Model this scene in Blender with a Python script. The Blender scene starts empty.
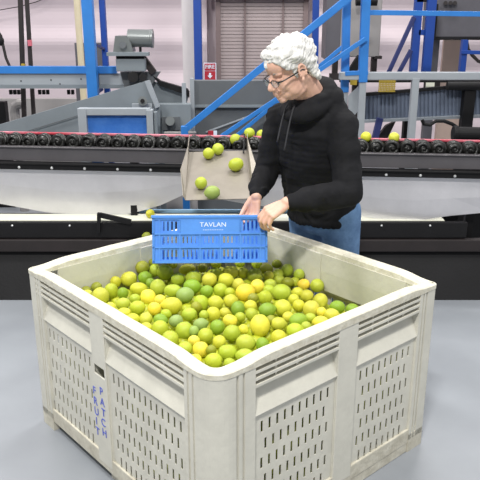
import bpy, bmesh, math, random
from mathutils import Vector, Matrix, noise
random.seed(7)
SC = bpy.context.scene
COL = SC.collection
PI = math.pi

# ------------------------------------------------------------------ camera
H = 1.77; TH = math.radians(18.5); FP = 695.0
cam_d = bpy.data.cameras.new('camera'); cam = bpy.data.objects.new('camera', cam_d); COL.objects.link(cam)
cam.location = (0, 0, H); cam.rotation_euler = (PI/2 - TH, 0, 0)
cam_d.sensor_width = 36; cam_d.lens = FP/480*36; cam_d.clip_end = 100; cam_d.clip_start = .05
SC.camera = cam
SC.view_settings.view_transform = 'Standard'; SC.view_settings.look = 'None'
SC.view_settings.gamma = 1; SC.view_settings.use_curve_mapping = False
SC.view_settings.exposure = -0.07

def P(px, py, Y):
    """point of the place at distance Y that was measured at (px, py)"""
    u = (px-240)/FP; v = (240-py)/FP
    r = Vector((u, math.cos(TH)+v*math.sin(TH), -math.sin(TH)+v*math.cos(TH)))
    return Vector((0, 0, H)) + r*(Y/r.y)

# ------------------------------------------------------------------ materials
def lin(c):
    return tuple((x/255/12.92 if x/255 <= .04045 else ((x/255+.055)/1.055)**2.4) for x in c)
def mat(name, rgb, rough=.6, metal=0, noise_amt=0, nscale=8, bump=0, bscale=60, rgb2=None, spec=.5, coat=0, emit=0, alpha=1, stretch=None):
    m = bpy.data.materials.new(name); m.use_nodes = True
    nt = m.node_tree; b = nt.nodes['Principled BSDF']
    c = lin(rgb)
    b.inputs['Base Color'].default_value = (*c, 1); b.inputs['Roughness'].default_value = rough
    b.inputs['Metallic'].default_value = metal; b.inputs['Specular IOR Level'].default_value = spec
    b.inputs['Coat Weight'].default_value = coat
    if alpha < 1: b.inputs['Alpha'].default_value = alpha
    if emit:
        b.inputs['Emission Color'].default_value = (*c, 1); b.inputs['Emission Strength'].default_value = emit
    tc = nt.nodes.new('ShaderNodeTexCoord')
    src = tc.outputs['Object']
    if stretch:
        mp = nt.nodes.new('ShaderNodeMapping'); mp.inputs['Scale'].default_value = stretch
        nt.links.new(src, mp.inputs['Vector']); src = mp.outputs['Vector']
    if noise_amt or rgb2:
        n = nt.nodes.new('ShaderNodeTexNoise'); n.inputs['Scale'].default_value = nscale
        n.inputs['Detail'].default_value = 6; n.inputs['Roughness'].default_value = .65
        nt.links.new(src, n.inputs['Vector'])
        r = nt.nodes.new('ShaderNodeValToRGB')
        r.color_ramp.elements[0].position = .35; r.color_ramp.elements[1].position = .65
        c2 = lin(rgb2) if rgb2 else tuple(max(0, x*(1-noise_amt)) for x in c)
        r.color_ramp.elements[0].color = (*c2, 1); r.color_ramp.elements[1].color = (*c, 1)
        nt.links.new(n.outputs['Fac'], r.inputs['Fac']); nt.links.new(r.outputs['Color'], b.inputs['Base Color'])
    if bump:
        n2 = nt.nodes.new('ShaderNodeTexNoise'); n2.inputs['Scale'].default_value = bscale; n2.inputs['Detail'].default_value = 4
        nt.links.new(src, n2.inputs['Vector'])
        bp = nt.nodes.new('ShaderNodeBump'); bp.inputs['Strength'].default_value = bump; bp.inputs['Distance'].default_value = .01
        nt.links.new(n2.outputs['Fac'], bp.inputs['Height']); nt.links.new(bp.outputs['Normal'], b.inputs['Normal'])
    return m

M = dict(
 bin=mat('bin_plastic', (216,213,200), .5, noise_amt=.12, nscale=7, bump=.15, bscale=40),
 binworn=mat('worn_bin_plastic', (216,211,195), .65, nscale=14, rgb2=(186,180,162), bump=.3, bscale=50),
 ink=mat('blue_marker_ink', (62,82,190), .6, nscale=60, rgb2=(110,122,205)),
 crate=mat('blue_crate_plastic', (84,146,232), .42, noise_amt=.12, nscale=12),
 white=mat('white_print', (225,235,250), .5),
 black=mat('black_painted_steel', (22,21,23), .6, noise_amt=.3, nscale=5, bump=.1, spec=.3),
 soot=mat('dark_brown_steel', (40,33,33), .6, noise_amt=.3, nscale=5),
 rail=mat('dark_grey_painted_steel', (88,85,88), .5, noise_amt=.15, nscale=6),
 rubber=mat('black_rubber', (40,40,38), .33, noise_amt=.4, nscale=20),
 steel=mat('brushed_stainless', (220,218,221), .36, metal=.3, noise_amt=.13, nscale=2.2, stretch=(1.2,1,1)),
 chute=mat('worn_stainless', (160,152,141), .45, metal=.45, noise_amt=.14, nscale=9),
 bolt=mat('zinc_bolt', (225,225,225), .3, metal=.5),
 belt=mat('cream_belt', (240,240,222), .5, noise_amt=.04),
 blue=mat('blue_enamel', (48,126,206), .4, noise_amt=.12, nscale=6),
 dblue=mat('dark_blue_enamel', (22,66,150), .45, noise_amt=.12, nscale=6),
 navy=mat('navy_enamel', (42,50,100), .5),
 grey=mat('grey_machine_paint', (128,136,142), .5, noise_amt=.14, nscale=3),
 lgrey=mat('light_grey_paint', (160,166,172), .5, noise_amt=.1, nscale=4),
 dgrey=mat('dull_grey_paint', (98,102,106), .55, noise_amt=.15, nscale=3),
 motor=mat('motor_grey', (128,132,132), .3, metal=.4, noise_amt=.1),
 cabinet=mat('warm_grey_cabinet', (150,146,145), .5, noise_amt=.05),
 cabinet2=mat('dark_grey_cabinet', (92,90,96), .5, noise_amt=.1),  # a darker grey for cabinets, stands and one cabinet side
 wall=mat('pale_wall', (206,192,198), .75, noise_amt=.05, nscale=1.2),
 lwall=mat('white_column_paint', (206,200,200), .7, noise_amt=.06),
 paleblue=mat('pale_blue_rail', (150,188,216), .5),
 rimp=mat('scuffed_rim_plastic', (222,218,202), .55, nscale=30, rgb2=(200,194,174), bump=.3, bscale=60),
 cream=mat('cream_pipe', (222,208,176), .5, noise_amt=.08),
 pink=mat('beige_board', (196,172,160), .7, noise_amt=.1, nscale=4),
 red=mat('red_strip', (190,60,75), .5, noise_amt=.2, nscale=3, rgb2=(225,150,165)),
 signred=mat('sign_red', (178,42,58), .5),
 maroon=mat('maroon_beam', (92,52,56), .6, noise_amt=.2),
 shutter=mat('shutter_slat', (172,158,158), .6, noise_amt=.1, nscale=2),
 shutdark=mat('shutter_frame', (120,104,104), .6),
 yellowm=mat('yellow_mesh', (170,145,45), .6),
 tarp=mat('blue_plastic_sheet', (48,105,190), .3, nscale=7, rgb2=(75,128,205), bump=.5, bscale=9),
 trough=mat('ribbed_galvanised', (125,136,156), .35, metal=.25, noise_amt=.35, nscale=3),
 skin=mat('skin', (228,184,162), .5, nscale=14, rgb2=(218,170,148), bump=.06, bscale=120),
 hair=mat('white_hair', (226,224,220), .8, noise_amt=.16, nscale=70, bump=.7, bscale=110, stretch=(1,1,.4)),
 brow=mat('grey_eyebrow', (170,160,152), .8),
 hoodie=mat('black_fleece', (27,27,30), .85, noise_amt=.25, nscale=9, bump=.25, bscale=45, spec=.25),
 cord=mat('dark_cord', (50,50,54), .8),
 jeans=mat('blue_denim', (112,148,190), .8, nscale=22, rgb2=(90,124,166), bump=.2, bscale=90),
 shoe=mat('dark_leather', (45,38,34), .5),
 frame=mat('dark_spectacle_frame', (30,30,34), .3),
 eye=mat('eyeball', (225,220,215), .2),
 scar=mat('stem_scar', (92,74,36), .8),
)
# lens glass
lg = bpy.data.materials.new('lens_glass'); lg.use_nodes = True
b = lg.node_tree.nodes['Principled BSDF']; b.inputs['Alpha'].default_value = .25; b.inputs['Roughness'].default_value = .05
b.inputs['Base Color'].default_value = (.6, .65, .68, 1); M['lens'] = lg
# floor: grey epoxy with faint patches
fl = bpy.data.materials.new('grey_epoxy_floor'); fl.use_nodes = True
nt = fl.node_tree; b = nt.nodes['Principled BSDF']
tc = nt.nodes.new('ShaderNodeTexCoord'); n = nt.nodes.new('ShaderNodeTexNoise'); n.inputs['Scale'].default_value = 1.3; n.inputs['Detail'].default_value = 8
nt.links.new(tc.outputs['Object'], n.inputs['Vector'])
r = nt.nodes.new('ShaderNodeValToRGB'); r.color_ramp.elements[0].position = .35; r.color_ramp.elements[1].position = .7
r.color_ramp.elements[0].color = (*lin((138,142,148)), 1); r.color_ramp.elements[1].color = (*lin((157,161,167)), 1)
nt.links.new(n.outputs['Fac'], r.inputs['Fac']); nt.links.new(r.outputs['Color'], b.inputs['Base Color'])
b.inputs['Roughness'].default_value = .32; b.inputs['Specular IOR Level'].default_value = .45
M['floor'] = fl
# fruit peel: object colour, mottled towards green and yellow
pm = bpy.data.materials.new('lemon_peel'); pm.use_nodes = True
nt = pm.node_tree; b = nt.nodes['Principled BSDF']
oi = nt.nodes.new('ShaderNodeObjectInfo'); tc = nt.nodes.new('ShaderNodeTexCoord')
ad = nt.nodes.new('ShaderNodeVectorMath'); ad.operation = 'ADD'
ml = nt.nodes.new('ShaderNodeMath'); ml.operation = 'MULTIPLY'; ml.inputs[1].default_value = 40
nt.links.new(oi.outputs['Random'], ml.inputs[0]); nt.links.new(tc.outputs['Object'], ad.inputs[0]); nt.links.new(ml.outputs[0], ad.inputs[1])
n = nt.nodes.new('ShaderNodeTexNoise'); n.inputs['Scale'].default_value = 22; n.inputs['Detail'].default_value = 3
nt.links.new(ad.outputs[0], n.inputs['Vector'])
hs = nt.nodes.new('ShaderNodeHueSaturation'); hs.inputs['Saturation'].default_value = 1.0
mr = nt.nodes.new('ShaderNodeMapRange'); mr.inputs['From Min'].default_value = .3; mr.inputs['From Max'].default_value = .7
mr.inputs['To Min'].default_value = .49; mr.inputs['To Max'].default_value = .512
nt.links.new(n.outputs['Fac'], mr.inputs['Value']); nt.links.new(mr.outputs[0], hs.inputs['Hue'])
nt.links.new(oi.outputs['Color'], hs.inputs['Color'])
nt.links.new(hs.outputs['Color'], b.inputs['Base Color'])
n2 = nt.nodes.new('ShaderNodeTexNoise'); n2.inputs['Scale'].default_value = 260
nt.links.new(tc.outputs['Object'], n2.inputs['Vector'])
bp = nt.nodes.new('ShaderNodeBump'); bp.inputs['Strength'].default_value = .25; bp.inputs['Distance'].default_value = .002
nt.links.new(n2.outputs['Fac'], bp.inputs['Height']); nt.links.new(bp.outputs['Normal'], b.inputs['Normal'])
b.inputs['Roughness'].default_value = .42; b.inputs['Specular IOR Level'].default_value = .4
b.inputs['Subsurface Weight'].default_value = 0
M['peel'] = pm

# ------------------------------------------------------------------ mesh helpers
BALLS = {}
class MB:
    def __init__(s): s.b = bmesh.new(); s.V = []; s.F = []
    def box(s, c, d, R=None):
        r = bmesh.ops.create_cube(s.b, size=1)
        m = Matrix.Translation(c) @ (R.to_4x4() if R else Matrix()) @ Matrix.Diagonal((*d, 1))
        bmesh.ops.transform(s.b, matrix=m, verts=r['verts']); return s
    def rng(s, x0, x1, y0, y1, z0, z1):
        return s.box(((x0+x1)/2, (y0+y1)/2, (z0+z1)/2), (abs(x1-x0), abs(y1-y0), abs(z1-z0)))
    def bar(s, a, b, w, h=None, up=(0,0,1)):
        a = Vector(a); b = Vector(b); h = h or w
        x = (b-a).normalized(); u = Vector(up)
        if abs(x.dot(u)) > .98: u = Vector((0,1,0))
        y = u.cross(x).normalized(); z = x.cross(y)
        R = Matrix((x, y, z)).transposed()
        return s.box((a+b)/2, ((b-a).length, w, h), R)
    def cyl(s, a, b, r, r2=None, n=20):
        a = Vector(a); b = Vector(b)
        q = bmesh.ops.create_cone(s.b, cap_ends=True, segments=n, radius1=r, radius2=r if r2 is None else r2, depth=(b-a).length)
        m = Matrix.Translation((a+b)/2) @ (b-a).to_track_quat('Z', 'Y').to_matrix().to_4x4()
        bmesh.ops.transform(s.b, matrix=m, verts=q['verts']); return s
    def ell(s, c, r, R=None, u=18, v=12):
        if not hasattr(r, '__len__'): r = (r, r, r)
        m = Matrix.Translation(c) @ (R.to_4x4() if R else Matrix()) @ Matrix.Diagonal((*r, 1))
        if (u, v) not in BALLS:
            t = bmesh.new(); bmesh.ops.create_uvsphere(t, u_segments=u, v_segments=v, radius=1); t.verts.index_update()
            BALLS[u, v] = ([x.co.copy() for x in t.verts], [tuple(w.index for w in f.verts) for f in t.faces]); t.free()
        vs, fs = BALLS[u, v]; k = len(s.V)
        s.V += [tuple(m @ x) for x in vs]; s.F += [tuple(i+k for i in f) for f in fs]; return s
    def cap(s, a, b, r1, r2=None, R=None, u=16, v=10):
        """row of overlapping balls from a to b: a limb, fused later"""
        a = Vector(a); b = Vector(b); r2 = r1 if r2 is None else r2
        t1 = r1 if hasattr(r1, '__len__') else (r1,)*3; t2 = r2 if hasattr(r2, '__len__') else (r2,)*3
        step = .3*min(min(t1), min(t2)); n = max(2, int((b-a).length/step)+1)
        for i in range(n+1):
            t = i/n; s.ell(a.lerp(b, t), tuple(p+(q-p)*t for p, q in zip(t1, t2)), R, u, v)
        return s
    def path(s, pts, r1, r2=None):
        n = len(pts)-1; r2 = r1 if r2 is None else r2
        for i in range(n):
            s.cap(pts[i], pts[i+1], r1+(r2-r1)*i/n, r1+(r2-r1)*(i+1)/n)
        return s
    def tube(s, pts, r, n=10):
        pts = [Vector(p) for p in pts]; rings = []
        for i, p in enumerate(pts):
            d = (pts[min(i+1, len(pts)-1)]-pts[max(i-1, 0)]).normalized()
            q = d.to_track_quat('Z', 'Y').to_matrix()
            rr = r[i] if hasattr(r, '__len__') else r
            rings.append([s.b.verts.new(p + q @ Vector((math.cos(2*PI*k/n)*rr, math.sin(2*PI*k/n)*rr, 0))) for k in range(n)])
        for A, B in zip(rings, rings[1:]):
            for k in range(n):
                # keep rings matched when the frame flips
                s.b.faces.new((A[k], A[(k+1)%n], B[(k+1)%n], B[k]))
        s.b.faces.new(rings[0][::-1]); s.b.faces.new(rings[-1]); return s
    def prism(s, pts, off):
        """polygon (3D points) extruded by the vector off"""
        off = Vector(off); A = [s.b.verts.new(Vector(p)) for p in pts]; B = [s.b.verts.new(Vector(p)+off) for p in pts]
        s.b.faces.new(A[::-1]); s.b.faces.new(B)
        n = len(A)
        for i in range(n): s.b.faces.new((A[i], A[(i+1)%n], B[(i+1)%n], B[i]))
        return s
    def slab(s, xs, ys, hole, f, t):
        """sheet over the grid xs x ys with the cells hole(i,j) left open; f maps (x,y,depth) to 3D"""
        vt = {}
        def V(i, j, k):
            if (i, j, k) not in vt: vt[i, j, k] = s.b.verts.new(f(xs[i], ys[j], t*k))
            return vt[i, j, k]
        nx = len(xs)-1; ny = len(ys)-1
        sol = [[not hole(i, j) for j in range(ny)] for i in range(nx)]
        S = lambda i, j: 0 <= i < nx and 0 <= j < ny and sol[i][j]
        for i in range(nx):
            for j in range(ny):
                if not sol[i][j]: continue
                s.b.faces.new((V(i,j,0), V(i+1,j,0), V(i+1,j+1,0), V(i,j+1,0)))
                s.b.faces.new((V(i,j,1), V(i,j+1,1), V(i+1,j+1,1), V(i+1,j,1)))
                if not S(i-1,j): s.b.faces.new((V(i,j,0), V(i,j+1,0), V(i,j+1,1), V(i,j,1)))
                if not S(i+1,j): s.b.faces.new((V(i+1,j,0), V(i+1,j,1), V(i+1,j+1,1), V(i+1,j+1,0)))
                if not S(i,j-1): s.b.faces.new((V(i,j,0), V(i,j,1), V(i+1,j,1), V(i+1,j,0)))
                if not S(i,j+1): s.b.faces.new((V(i,j+1,0), V(i+1,j+1,0), V(i+1,j+1,1), V(i,j+1,1)))
        return s
    def build(s, name, m, parent=None, smooth=False, bevel=0, loc=None):
        bmesh.ops.recalc_face_normals(s.b, faces=s.b.faces[:])
        me = bpy.data.meshes.new(name)
        if s.V:
            t = bpy.data.meshes.new('balls'); t.from_pydata(s.V, [], s.F); s.b.from_mesh(t); bpy.data.meshes.remove(t)
        if loc is not None: bmesh.ops.translate(s.b, verts=s.b.verts[:], vec=-Vector(loc))
        s.b.to_mesh(me); s.b.free()
        me.materials.append(m)
        o = bpy.data.objects.new(name, me); COL.objects.link(o)
        if loc is not None: o.location = loc
        if parent: o.parent = parent
        if smooth:
            me.polygons.foreach_set('use_smooth', [True]*len(me.polygons))
        if bevel:
            md = o.modifiers.new('bevel', 'BEVEL'); md.width = bevel; md.segments = 2; md.limit_method = 'ANGLE'
        return o

def fuse(o, voxel, it=4, fac=.5):
    """melt the balls of a figure into one continuous skin"""
    md = o.modifiers.new('remesh', 'REMESH'); md.mode = 'VOXEL'; md.voxel_size = voxel; md.use_smooth_shade = True
    sm = o.modifiers.new('smooth', 'SMOOTH'); sm.factor = fac; sm.iterations = it
    bpy.context.view_layer.update()
    dg = bpy.context.evaluated_depsgraph_get()
    me = bpy.data.meshes.new_from_object(o.evaluated_get(dg))
    mt = list(o.data.materials)
    o.modifiers.clear(); o.data = me
    if not me.materials:
        for m in mt: me.materials.append(m)
    me.polygons.foreach_set('use_smooth', [True]*len(me.polygons))
    return o

def tag(o, label=None, cat=None, group=None, kind=None):
    if label: o['label'] = label
    if cat: o['category'] = cat
    if group: o['group'] = group
    if kind: o['kind'] = kind
    return o
def empty(name, loc, rz=0, **k):
    o = bpy.data.objects.new(name, None); COL.objects.link(o); o.location = loc; o.rotation_euler = (0, 0, rz)
    o.empty_display_size = .1
    return tag(o, **k)
def text_mesh(s, size, f, bold=.0, ext=.0008):
    """writing as a mesh object; f maps local (x,y,z) to 3D; returns list of (verts, faces)"""
    c = bpy.data.curves.new('writing', 'FONT'); c.body = s; c.size = size; c.extrude = ext; c.offset = bold
    c.align_x = 'CENTER'; c.align_y = 'CENTER'
    o = bpy.data.objects.new('writing', c); COL.objects.link(o)
    bpy.context.view_layer.update()
    me = bpy.data.meshes.new_from_object(o.evaluated_get(bpy.context.evaluated_depsgraph_get()))
    vs = [f(*v.co) for v in me.vertices]; fs = [tuple(p.vertices) for p in me.polygons]
    bpy.data.objects.remove(o); bpy.data.curves.remove(c); bpy.data.meshes.remove(me)
    return vs, fs
def write(name, items, m, parent):
    """items: (text, size, map, bold)"""
    V = []; F_ = []
    for s, size, f, bold in items:
        vs, fs = text_mesh(s, size, f, bold); k = len(V)
        V += [tuple(v) for v in vs]; F_ += [tuple(i+k for i in q) for q in fs]
    me = bpy.data.meshes.new(name); me.from_pydata(V, [], F_); me.materials.append(m)
    o = bpy.data.objects.new(name, me); COL.objects.link(o); o.parent = parent
    return o

# ------------------------------------------------------------------ setting
FZ = .042      # floor level
tag(MB().rng(-9, 9, -2, 11, FZ-.1, FZ).build('floor', M['floor']), kind='structure')
# back wall, level bulges shaped in so that soft shading bands form
WY = 9.2
w = MB(); zs = [i*.04 for i in range(int(5.2/.04)+1)]
def wy(z): return WY - .035*math.sin(z*2*PI/.62+.6) - .008*math.sin(z*2*PI/.27+1)
pr = [(wy(z), z) for z in zs] + [(WY+.3, zs[-1]), (WY+.3, 0)]
for x0, x1 in ((-9, -.42), (.98, 9)):
    w.prism([(x0, y, z) for y, z in pr], (x1-x0, 0, 0))
w.rng(-.42, .98, WY+.2, WY+.3, 0, 5.2)
w.build('wall_back', M['wall'], smooth=False)
tag(bpy.data.objects['wall_back'], kind='structure')
# roller shutter door in the wall
a = P(218, 0, WY-.08); b_ = P(306, 0, WY-.08)
dr = empty('door_1', ((a.x+b_.x)/2, WY-.06, 0), kind='structure')
dm = MB(); z = .02
while z < 1.9:
    dm.box((0, 0, z+.02), (b_.x-a.x, .03, .036)); z += .042
dm.box((0, .02, .95), (b_.x-a.x, .02, 1.9))
dm.build('slat_curtain', M['shutter'], dr)
fm = MB(); hw = (b_.x-a.x)/2
for x in (-hw, hw): fm.rng(x-.03, x+.03, -.05, .05, 0, 1.95)
fm.build('guide_rail', M['shutdark'], dr)
fm = MB()
for x in (P(245,0,WY).x, P(283,0,WY).x): fm.rng(x-(a.x+b_.x)/2-.012, x-(a.x+b_.x)/2+.012, -.04, .0, 0, 1.9)
fm.build('mullion', M['shutdark'], dr)
MB().rng(-hw-.1, hw+.1, -.12, .08, 1.86, 2.2).build('header_box', M['maroon'], dr)
# ------------------------------------------------------------------ fruit bin
WU, WV = 1.122, 1.201
ANG = math.radians(41.2426)
bn = empty('fruit_bin', (-.0785, 1.755, 0), ANG,
   label='large off-white vented plastic harvest bin with blue marker writing, full of lemons, on the floor', cat='bin')
# face frames: origin, along, outward (in the bin's own axes; u to the right, v away to the left)
FACES = [((0,0),(1,0),(0,-1),WU), ((0,WV),(0,-1),(-1,0),WV), ((WU,WV),(-1,0),(0,1),WU), ((WU,0),(0,1),(1,0),WV)]
def fmap(fc):
    (ox,oy),(ax,ay),(nx,ny),W = fc
    return lambda s, z, d: Vector((ox+ax*s-nx*d, oy+ay*s-ny*d, z))     # d = depth inwards from the outer plane
# per face: first post, last post, pillar centre, half pillar, hand hole
FP_ = [(.168,.108,.602,.050,0),(.060,.140,.540,.048,1),(.108,.108,.561,.05,0),(.108,.108,.60,.045,1)]
CWC = {(0,0):(.168,.140),(WU,0):(.108,.108),(WU,WV):(.108,.108),(0,WV):(.060,.108)}
def fbox(mb, f, s0, s1, z0, z1, d0, d1):
    pts = [f(s0,z0,d0), f(s1,z0,d0), f(s1,z1,d0), f(s0,z1,d0)]
    mb.prism(pts, f(0,0,d1)-f(0,0,d0)); return mb
for fi, fc in enumerate(FACES):
    f = fmap(fc); W = fc[3]; CA, CB, mid, PW, HOLE = FP_[fi]
    sp = empty('side_panel', (0,0,0)); sp.parent = bn
    pan = MB()
    for s0, s1 in ((CA, mid-PW), (mid+PW, W-CB)):
        # vented field
        L = s1-s0; mg = .020; nc = round((L-2*mg)/.0345); pit = (L-2*mg)/nc; sw = .0100
        rows_z = [(.150+i*.0685, .150+i*.0685+.041) for i in range(6)]
        xs = sorted(set([s0, s1]+[round(s0+mg+pit*(k*.5)+e, 5) for k in range(1, 2*nc) for e in (-sw/2, sw/2)]))
        ys = [.11]+[q for p in rows_z for q in p]+[.568]
        def hole(i, j):
            if j % 2 == 0 or j >= len(ys)-2: return False
            row = (j-1)//2
            if i % 2 == 0: return False
            k = (i-1)//2+1
            return (k % 2) == (row % 2)
        pan.slab(xs, ys, hole, lambda x, y, d, f=f: f(x, y, .010+d), .003)
        # hood: slopes outwards going down, smooth
        prof = [(.668,.046),(.662,.040),(.568,.001),(.556,.008),(.556,.034),(.575,.050),(.668,.056)]
        pts = [f(s0, z, d) for z, d in prof]
        pan.prism(pts, f(L,0,0)-f(0,0,0))
        # backing and fins under the rim
        fbox(pan, f, s0, s1, .664, .745, .034, .056)
        for zf in (.668, .692, .716): fbox(pan, f, s0, s1, zf, zf+.009, .001, .04)
        nv = 4
        for k in range(nv+1):
            sc = s0+L*k/nv; fbox(pan, f, max(s0, sc-.004), min(s1, sc+.004), .668, .745, .010, .04)
    pan.build('vented_wall', M['bin'], sp)
    pil = MB()
    hz0, hz1 = .492, .530
    xs = [mid-PW, mid-.036, mid+.036, mid+PW]; ys = [.11, hz0, hz1, .745]
    pil.slab(xs, ys, lambda i, j: HOLE and i == 1 and j == 1, lambda x, y, d, f=f: f(x, y, 0+d), .006)
    for e0, e1 in ((mid-PW, mid-PW+.006), (mid+PW-.006, mid+PW)): fbox(pil, f, e0, e1, .11, .745, .006, .056)
    fbox(pil, f, mid-PW, mid+PW, .56, .745, .050, .060)
    pil.build('center_pillar', M['bin'], sp, bevel=.002)
    # lower band
    lb = MB(); fbox(lb, f, .05, W-.05, .085, .15, .002, .05)
    lb.build('lower_band', M['binworn'], sp, bevel=.004)
# corner posts with moulded grooves
def corner(mb, c, a1, a2, z0, z1, groove=True):
    key = tuple(c); W1, W2 = CWC[key]
    if abs(a1[1]) > .5: W1, W2 = W2, W1
    """c corner point, a1/a2 unit directions along the two faces away from the corner"""
    c = Vector((*c,0)); a1 = Vector((*a1,0)); a2 = Vector((*a2,0)); R = .075 if key == (0,0) else .018; outer = []; inner = []
    def off(s):
        if R > .07: return .006 if groove and (.09 < s < .10 or .115 < s < .125) else 0.0
        if groove and (.062 < s < .072 or .082 < s < .090): return .006
        return 0.0
    ss = ([.1251, .1249, .1151, .1149, .1001, .0999, .0901, .0899, R] if R > .07 else [.0901, .0899, .0821, .0819, .0721, .0719, .0621, .0619, R])
    if W1 < .1: ss = [R]; 
    outer.append(c+a1*W1)
    for s in ss: outer.append(c+a1*s+a2*off(s))
    for k in range(1, 8):
        t = PI/2*k/8; outer.append(c+a1*(R-R*math.sin(t))+a2*(R-R*math.cos(t)))
    ss = ([.1251, .1249, .1151, .1149, .1001, .0999, .0901, .0899, R] if R > .07 else [.0901, .0899, .0821, .0819, .0721, .0719, .0621, .0619, R]) if W2 >= .1 else [R]
    for s in ss[::-1]: outer.append(c+a2*s+a1*off(s))
    outer.append(c+a2*W2)
    T = .052
    inner = [c+a2*W2+a1*T, c+a1*T+a2*T, c+a1*W1+a2*T] if min(W1, W2) < .1 else [c+a2*W2+a1*T, c+a2*T*1.6+a1*T, c+a2*T*1.2+a1*T*1.2, c+a1*T*1.6+a2*T, c+a1*W1+a2*T]
    mb.prism([p+Vector((0,0,z0)) for p in outer+inner], (0,0,z1-z0))
for c, a1, a2 in (((0,0),(1,0),(0,1)), ((WU,0),(0,1),(-1,0)), ((WU,WV),(-1,0),(0,-1)), ((0,WV),(0,-1),(1,0))):
    mb = MB(); corner(mb, c, a1, a2, .10, .745); mb.build('corner_post', M['bin'], bn)
    mb = MB(); corner(mb, c, a1, a2, FZ, .125, False)
    o = mb.build('foot', M['binworn'], bn)
# runners under the bin
for v0, v1 in ((.004,.10),(WV/2-.06,WV/2+.06),(WV-.10,WV-.004)):
    MB().rng(.02, WU-.02, v0, v1, FZ, .095).build('runner', M['binworn'], bn, bevel=.004)
MB().rng(.02, WU-.02, .02, WV-.02, .09, .112).build('bin_floor', M['binworn'], bn)
# rim: swept ring with rounded corners, a little higher along the sides
mb = MB(); path = []
R = .032
CN_ = ((0,0),(WU,0),(WU,WV),(0,WV)); RC = (.075,.018,.018,.018)
for ci, (cx, cy) in enumerate(CN_):
    nx_ = CN_[(ci+1)%4]; R = RC[ci]; R2 = RC[(ci+1)%4]
    inw = lambda c, r: Vector((c[0]+(r if c[0] == 0 else -r), c[1]+(r if c[1] == 0 else -r), 0))
    cc = inw((cx, cy), R); a0 = PI + ci*PI/2
    for k in range(9):
        t = a0 + PI/2*k/8; path.append((cc, Vector((math.cos(t), math.sin(t), 0)), R, 0))
    nrm = Vector((math.cos(a0+PI/2), math.sin(a0+PI/2), 0)); p0 = cc+nrm*R; p1 = inw(nx_, R2)+nrm*R2
    for k in range(1, 40):
        path.append((p0.lerp(p1, k/40), nrm, 0, min(k, 40-k)/40*(p1-p0).length))
rings = []
def sm(t): t = max(0, min(1, t)); return t*t*(3-2*t)
for cc, nrm, r_, s in path:
    dz = .011*sm((s-.03)/.12); wob = .0015*noise.noise(cc*9)
    o_ = cc+nrm*(r_+.002); prof = [(0, .741), (0, .757), (.004, .760), (.044, .760), (.052, .754), (.056, .741)]
    rings.append([mb.b.verts.new(o_-nrm*(d if r_ != .018 else d*1.0)+Vector((0,0,z+(dz if z > .75 else 0)+wob))) for d, z in prof])
for A, B in zip(rings, rings[1:]+rings[:1]):
    for k in range(6): mb.b.faces.new((A[k], A[(k+1)%6], B[(k+1)%6], B[k]))
mb.build('rim', M['rimp'], bn)
# marker writing on the pillar of the left face
f1 = fmap(FACES[1])
for ci, (word, ds) in enumerate((('FRUIT', .498), ('PATCH', .550))):
    it = []
    for k, ch in enumerate(word):
        zc = .412-k*.044+(.018 if ci else 0); sc = ds+.003*((k*7) % 3-1)
        it.append((ch, .046, (lambda x, y, z, sc=sc, zc=zc: f1(sc+x, zc+y, -.0012-z)), .0))
    write('lettering', it, M['ink'], bn)

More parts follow.
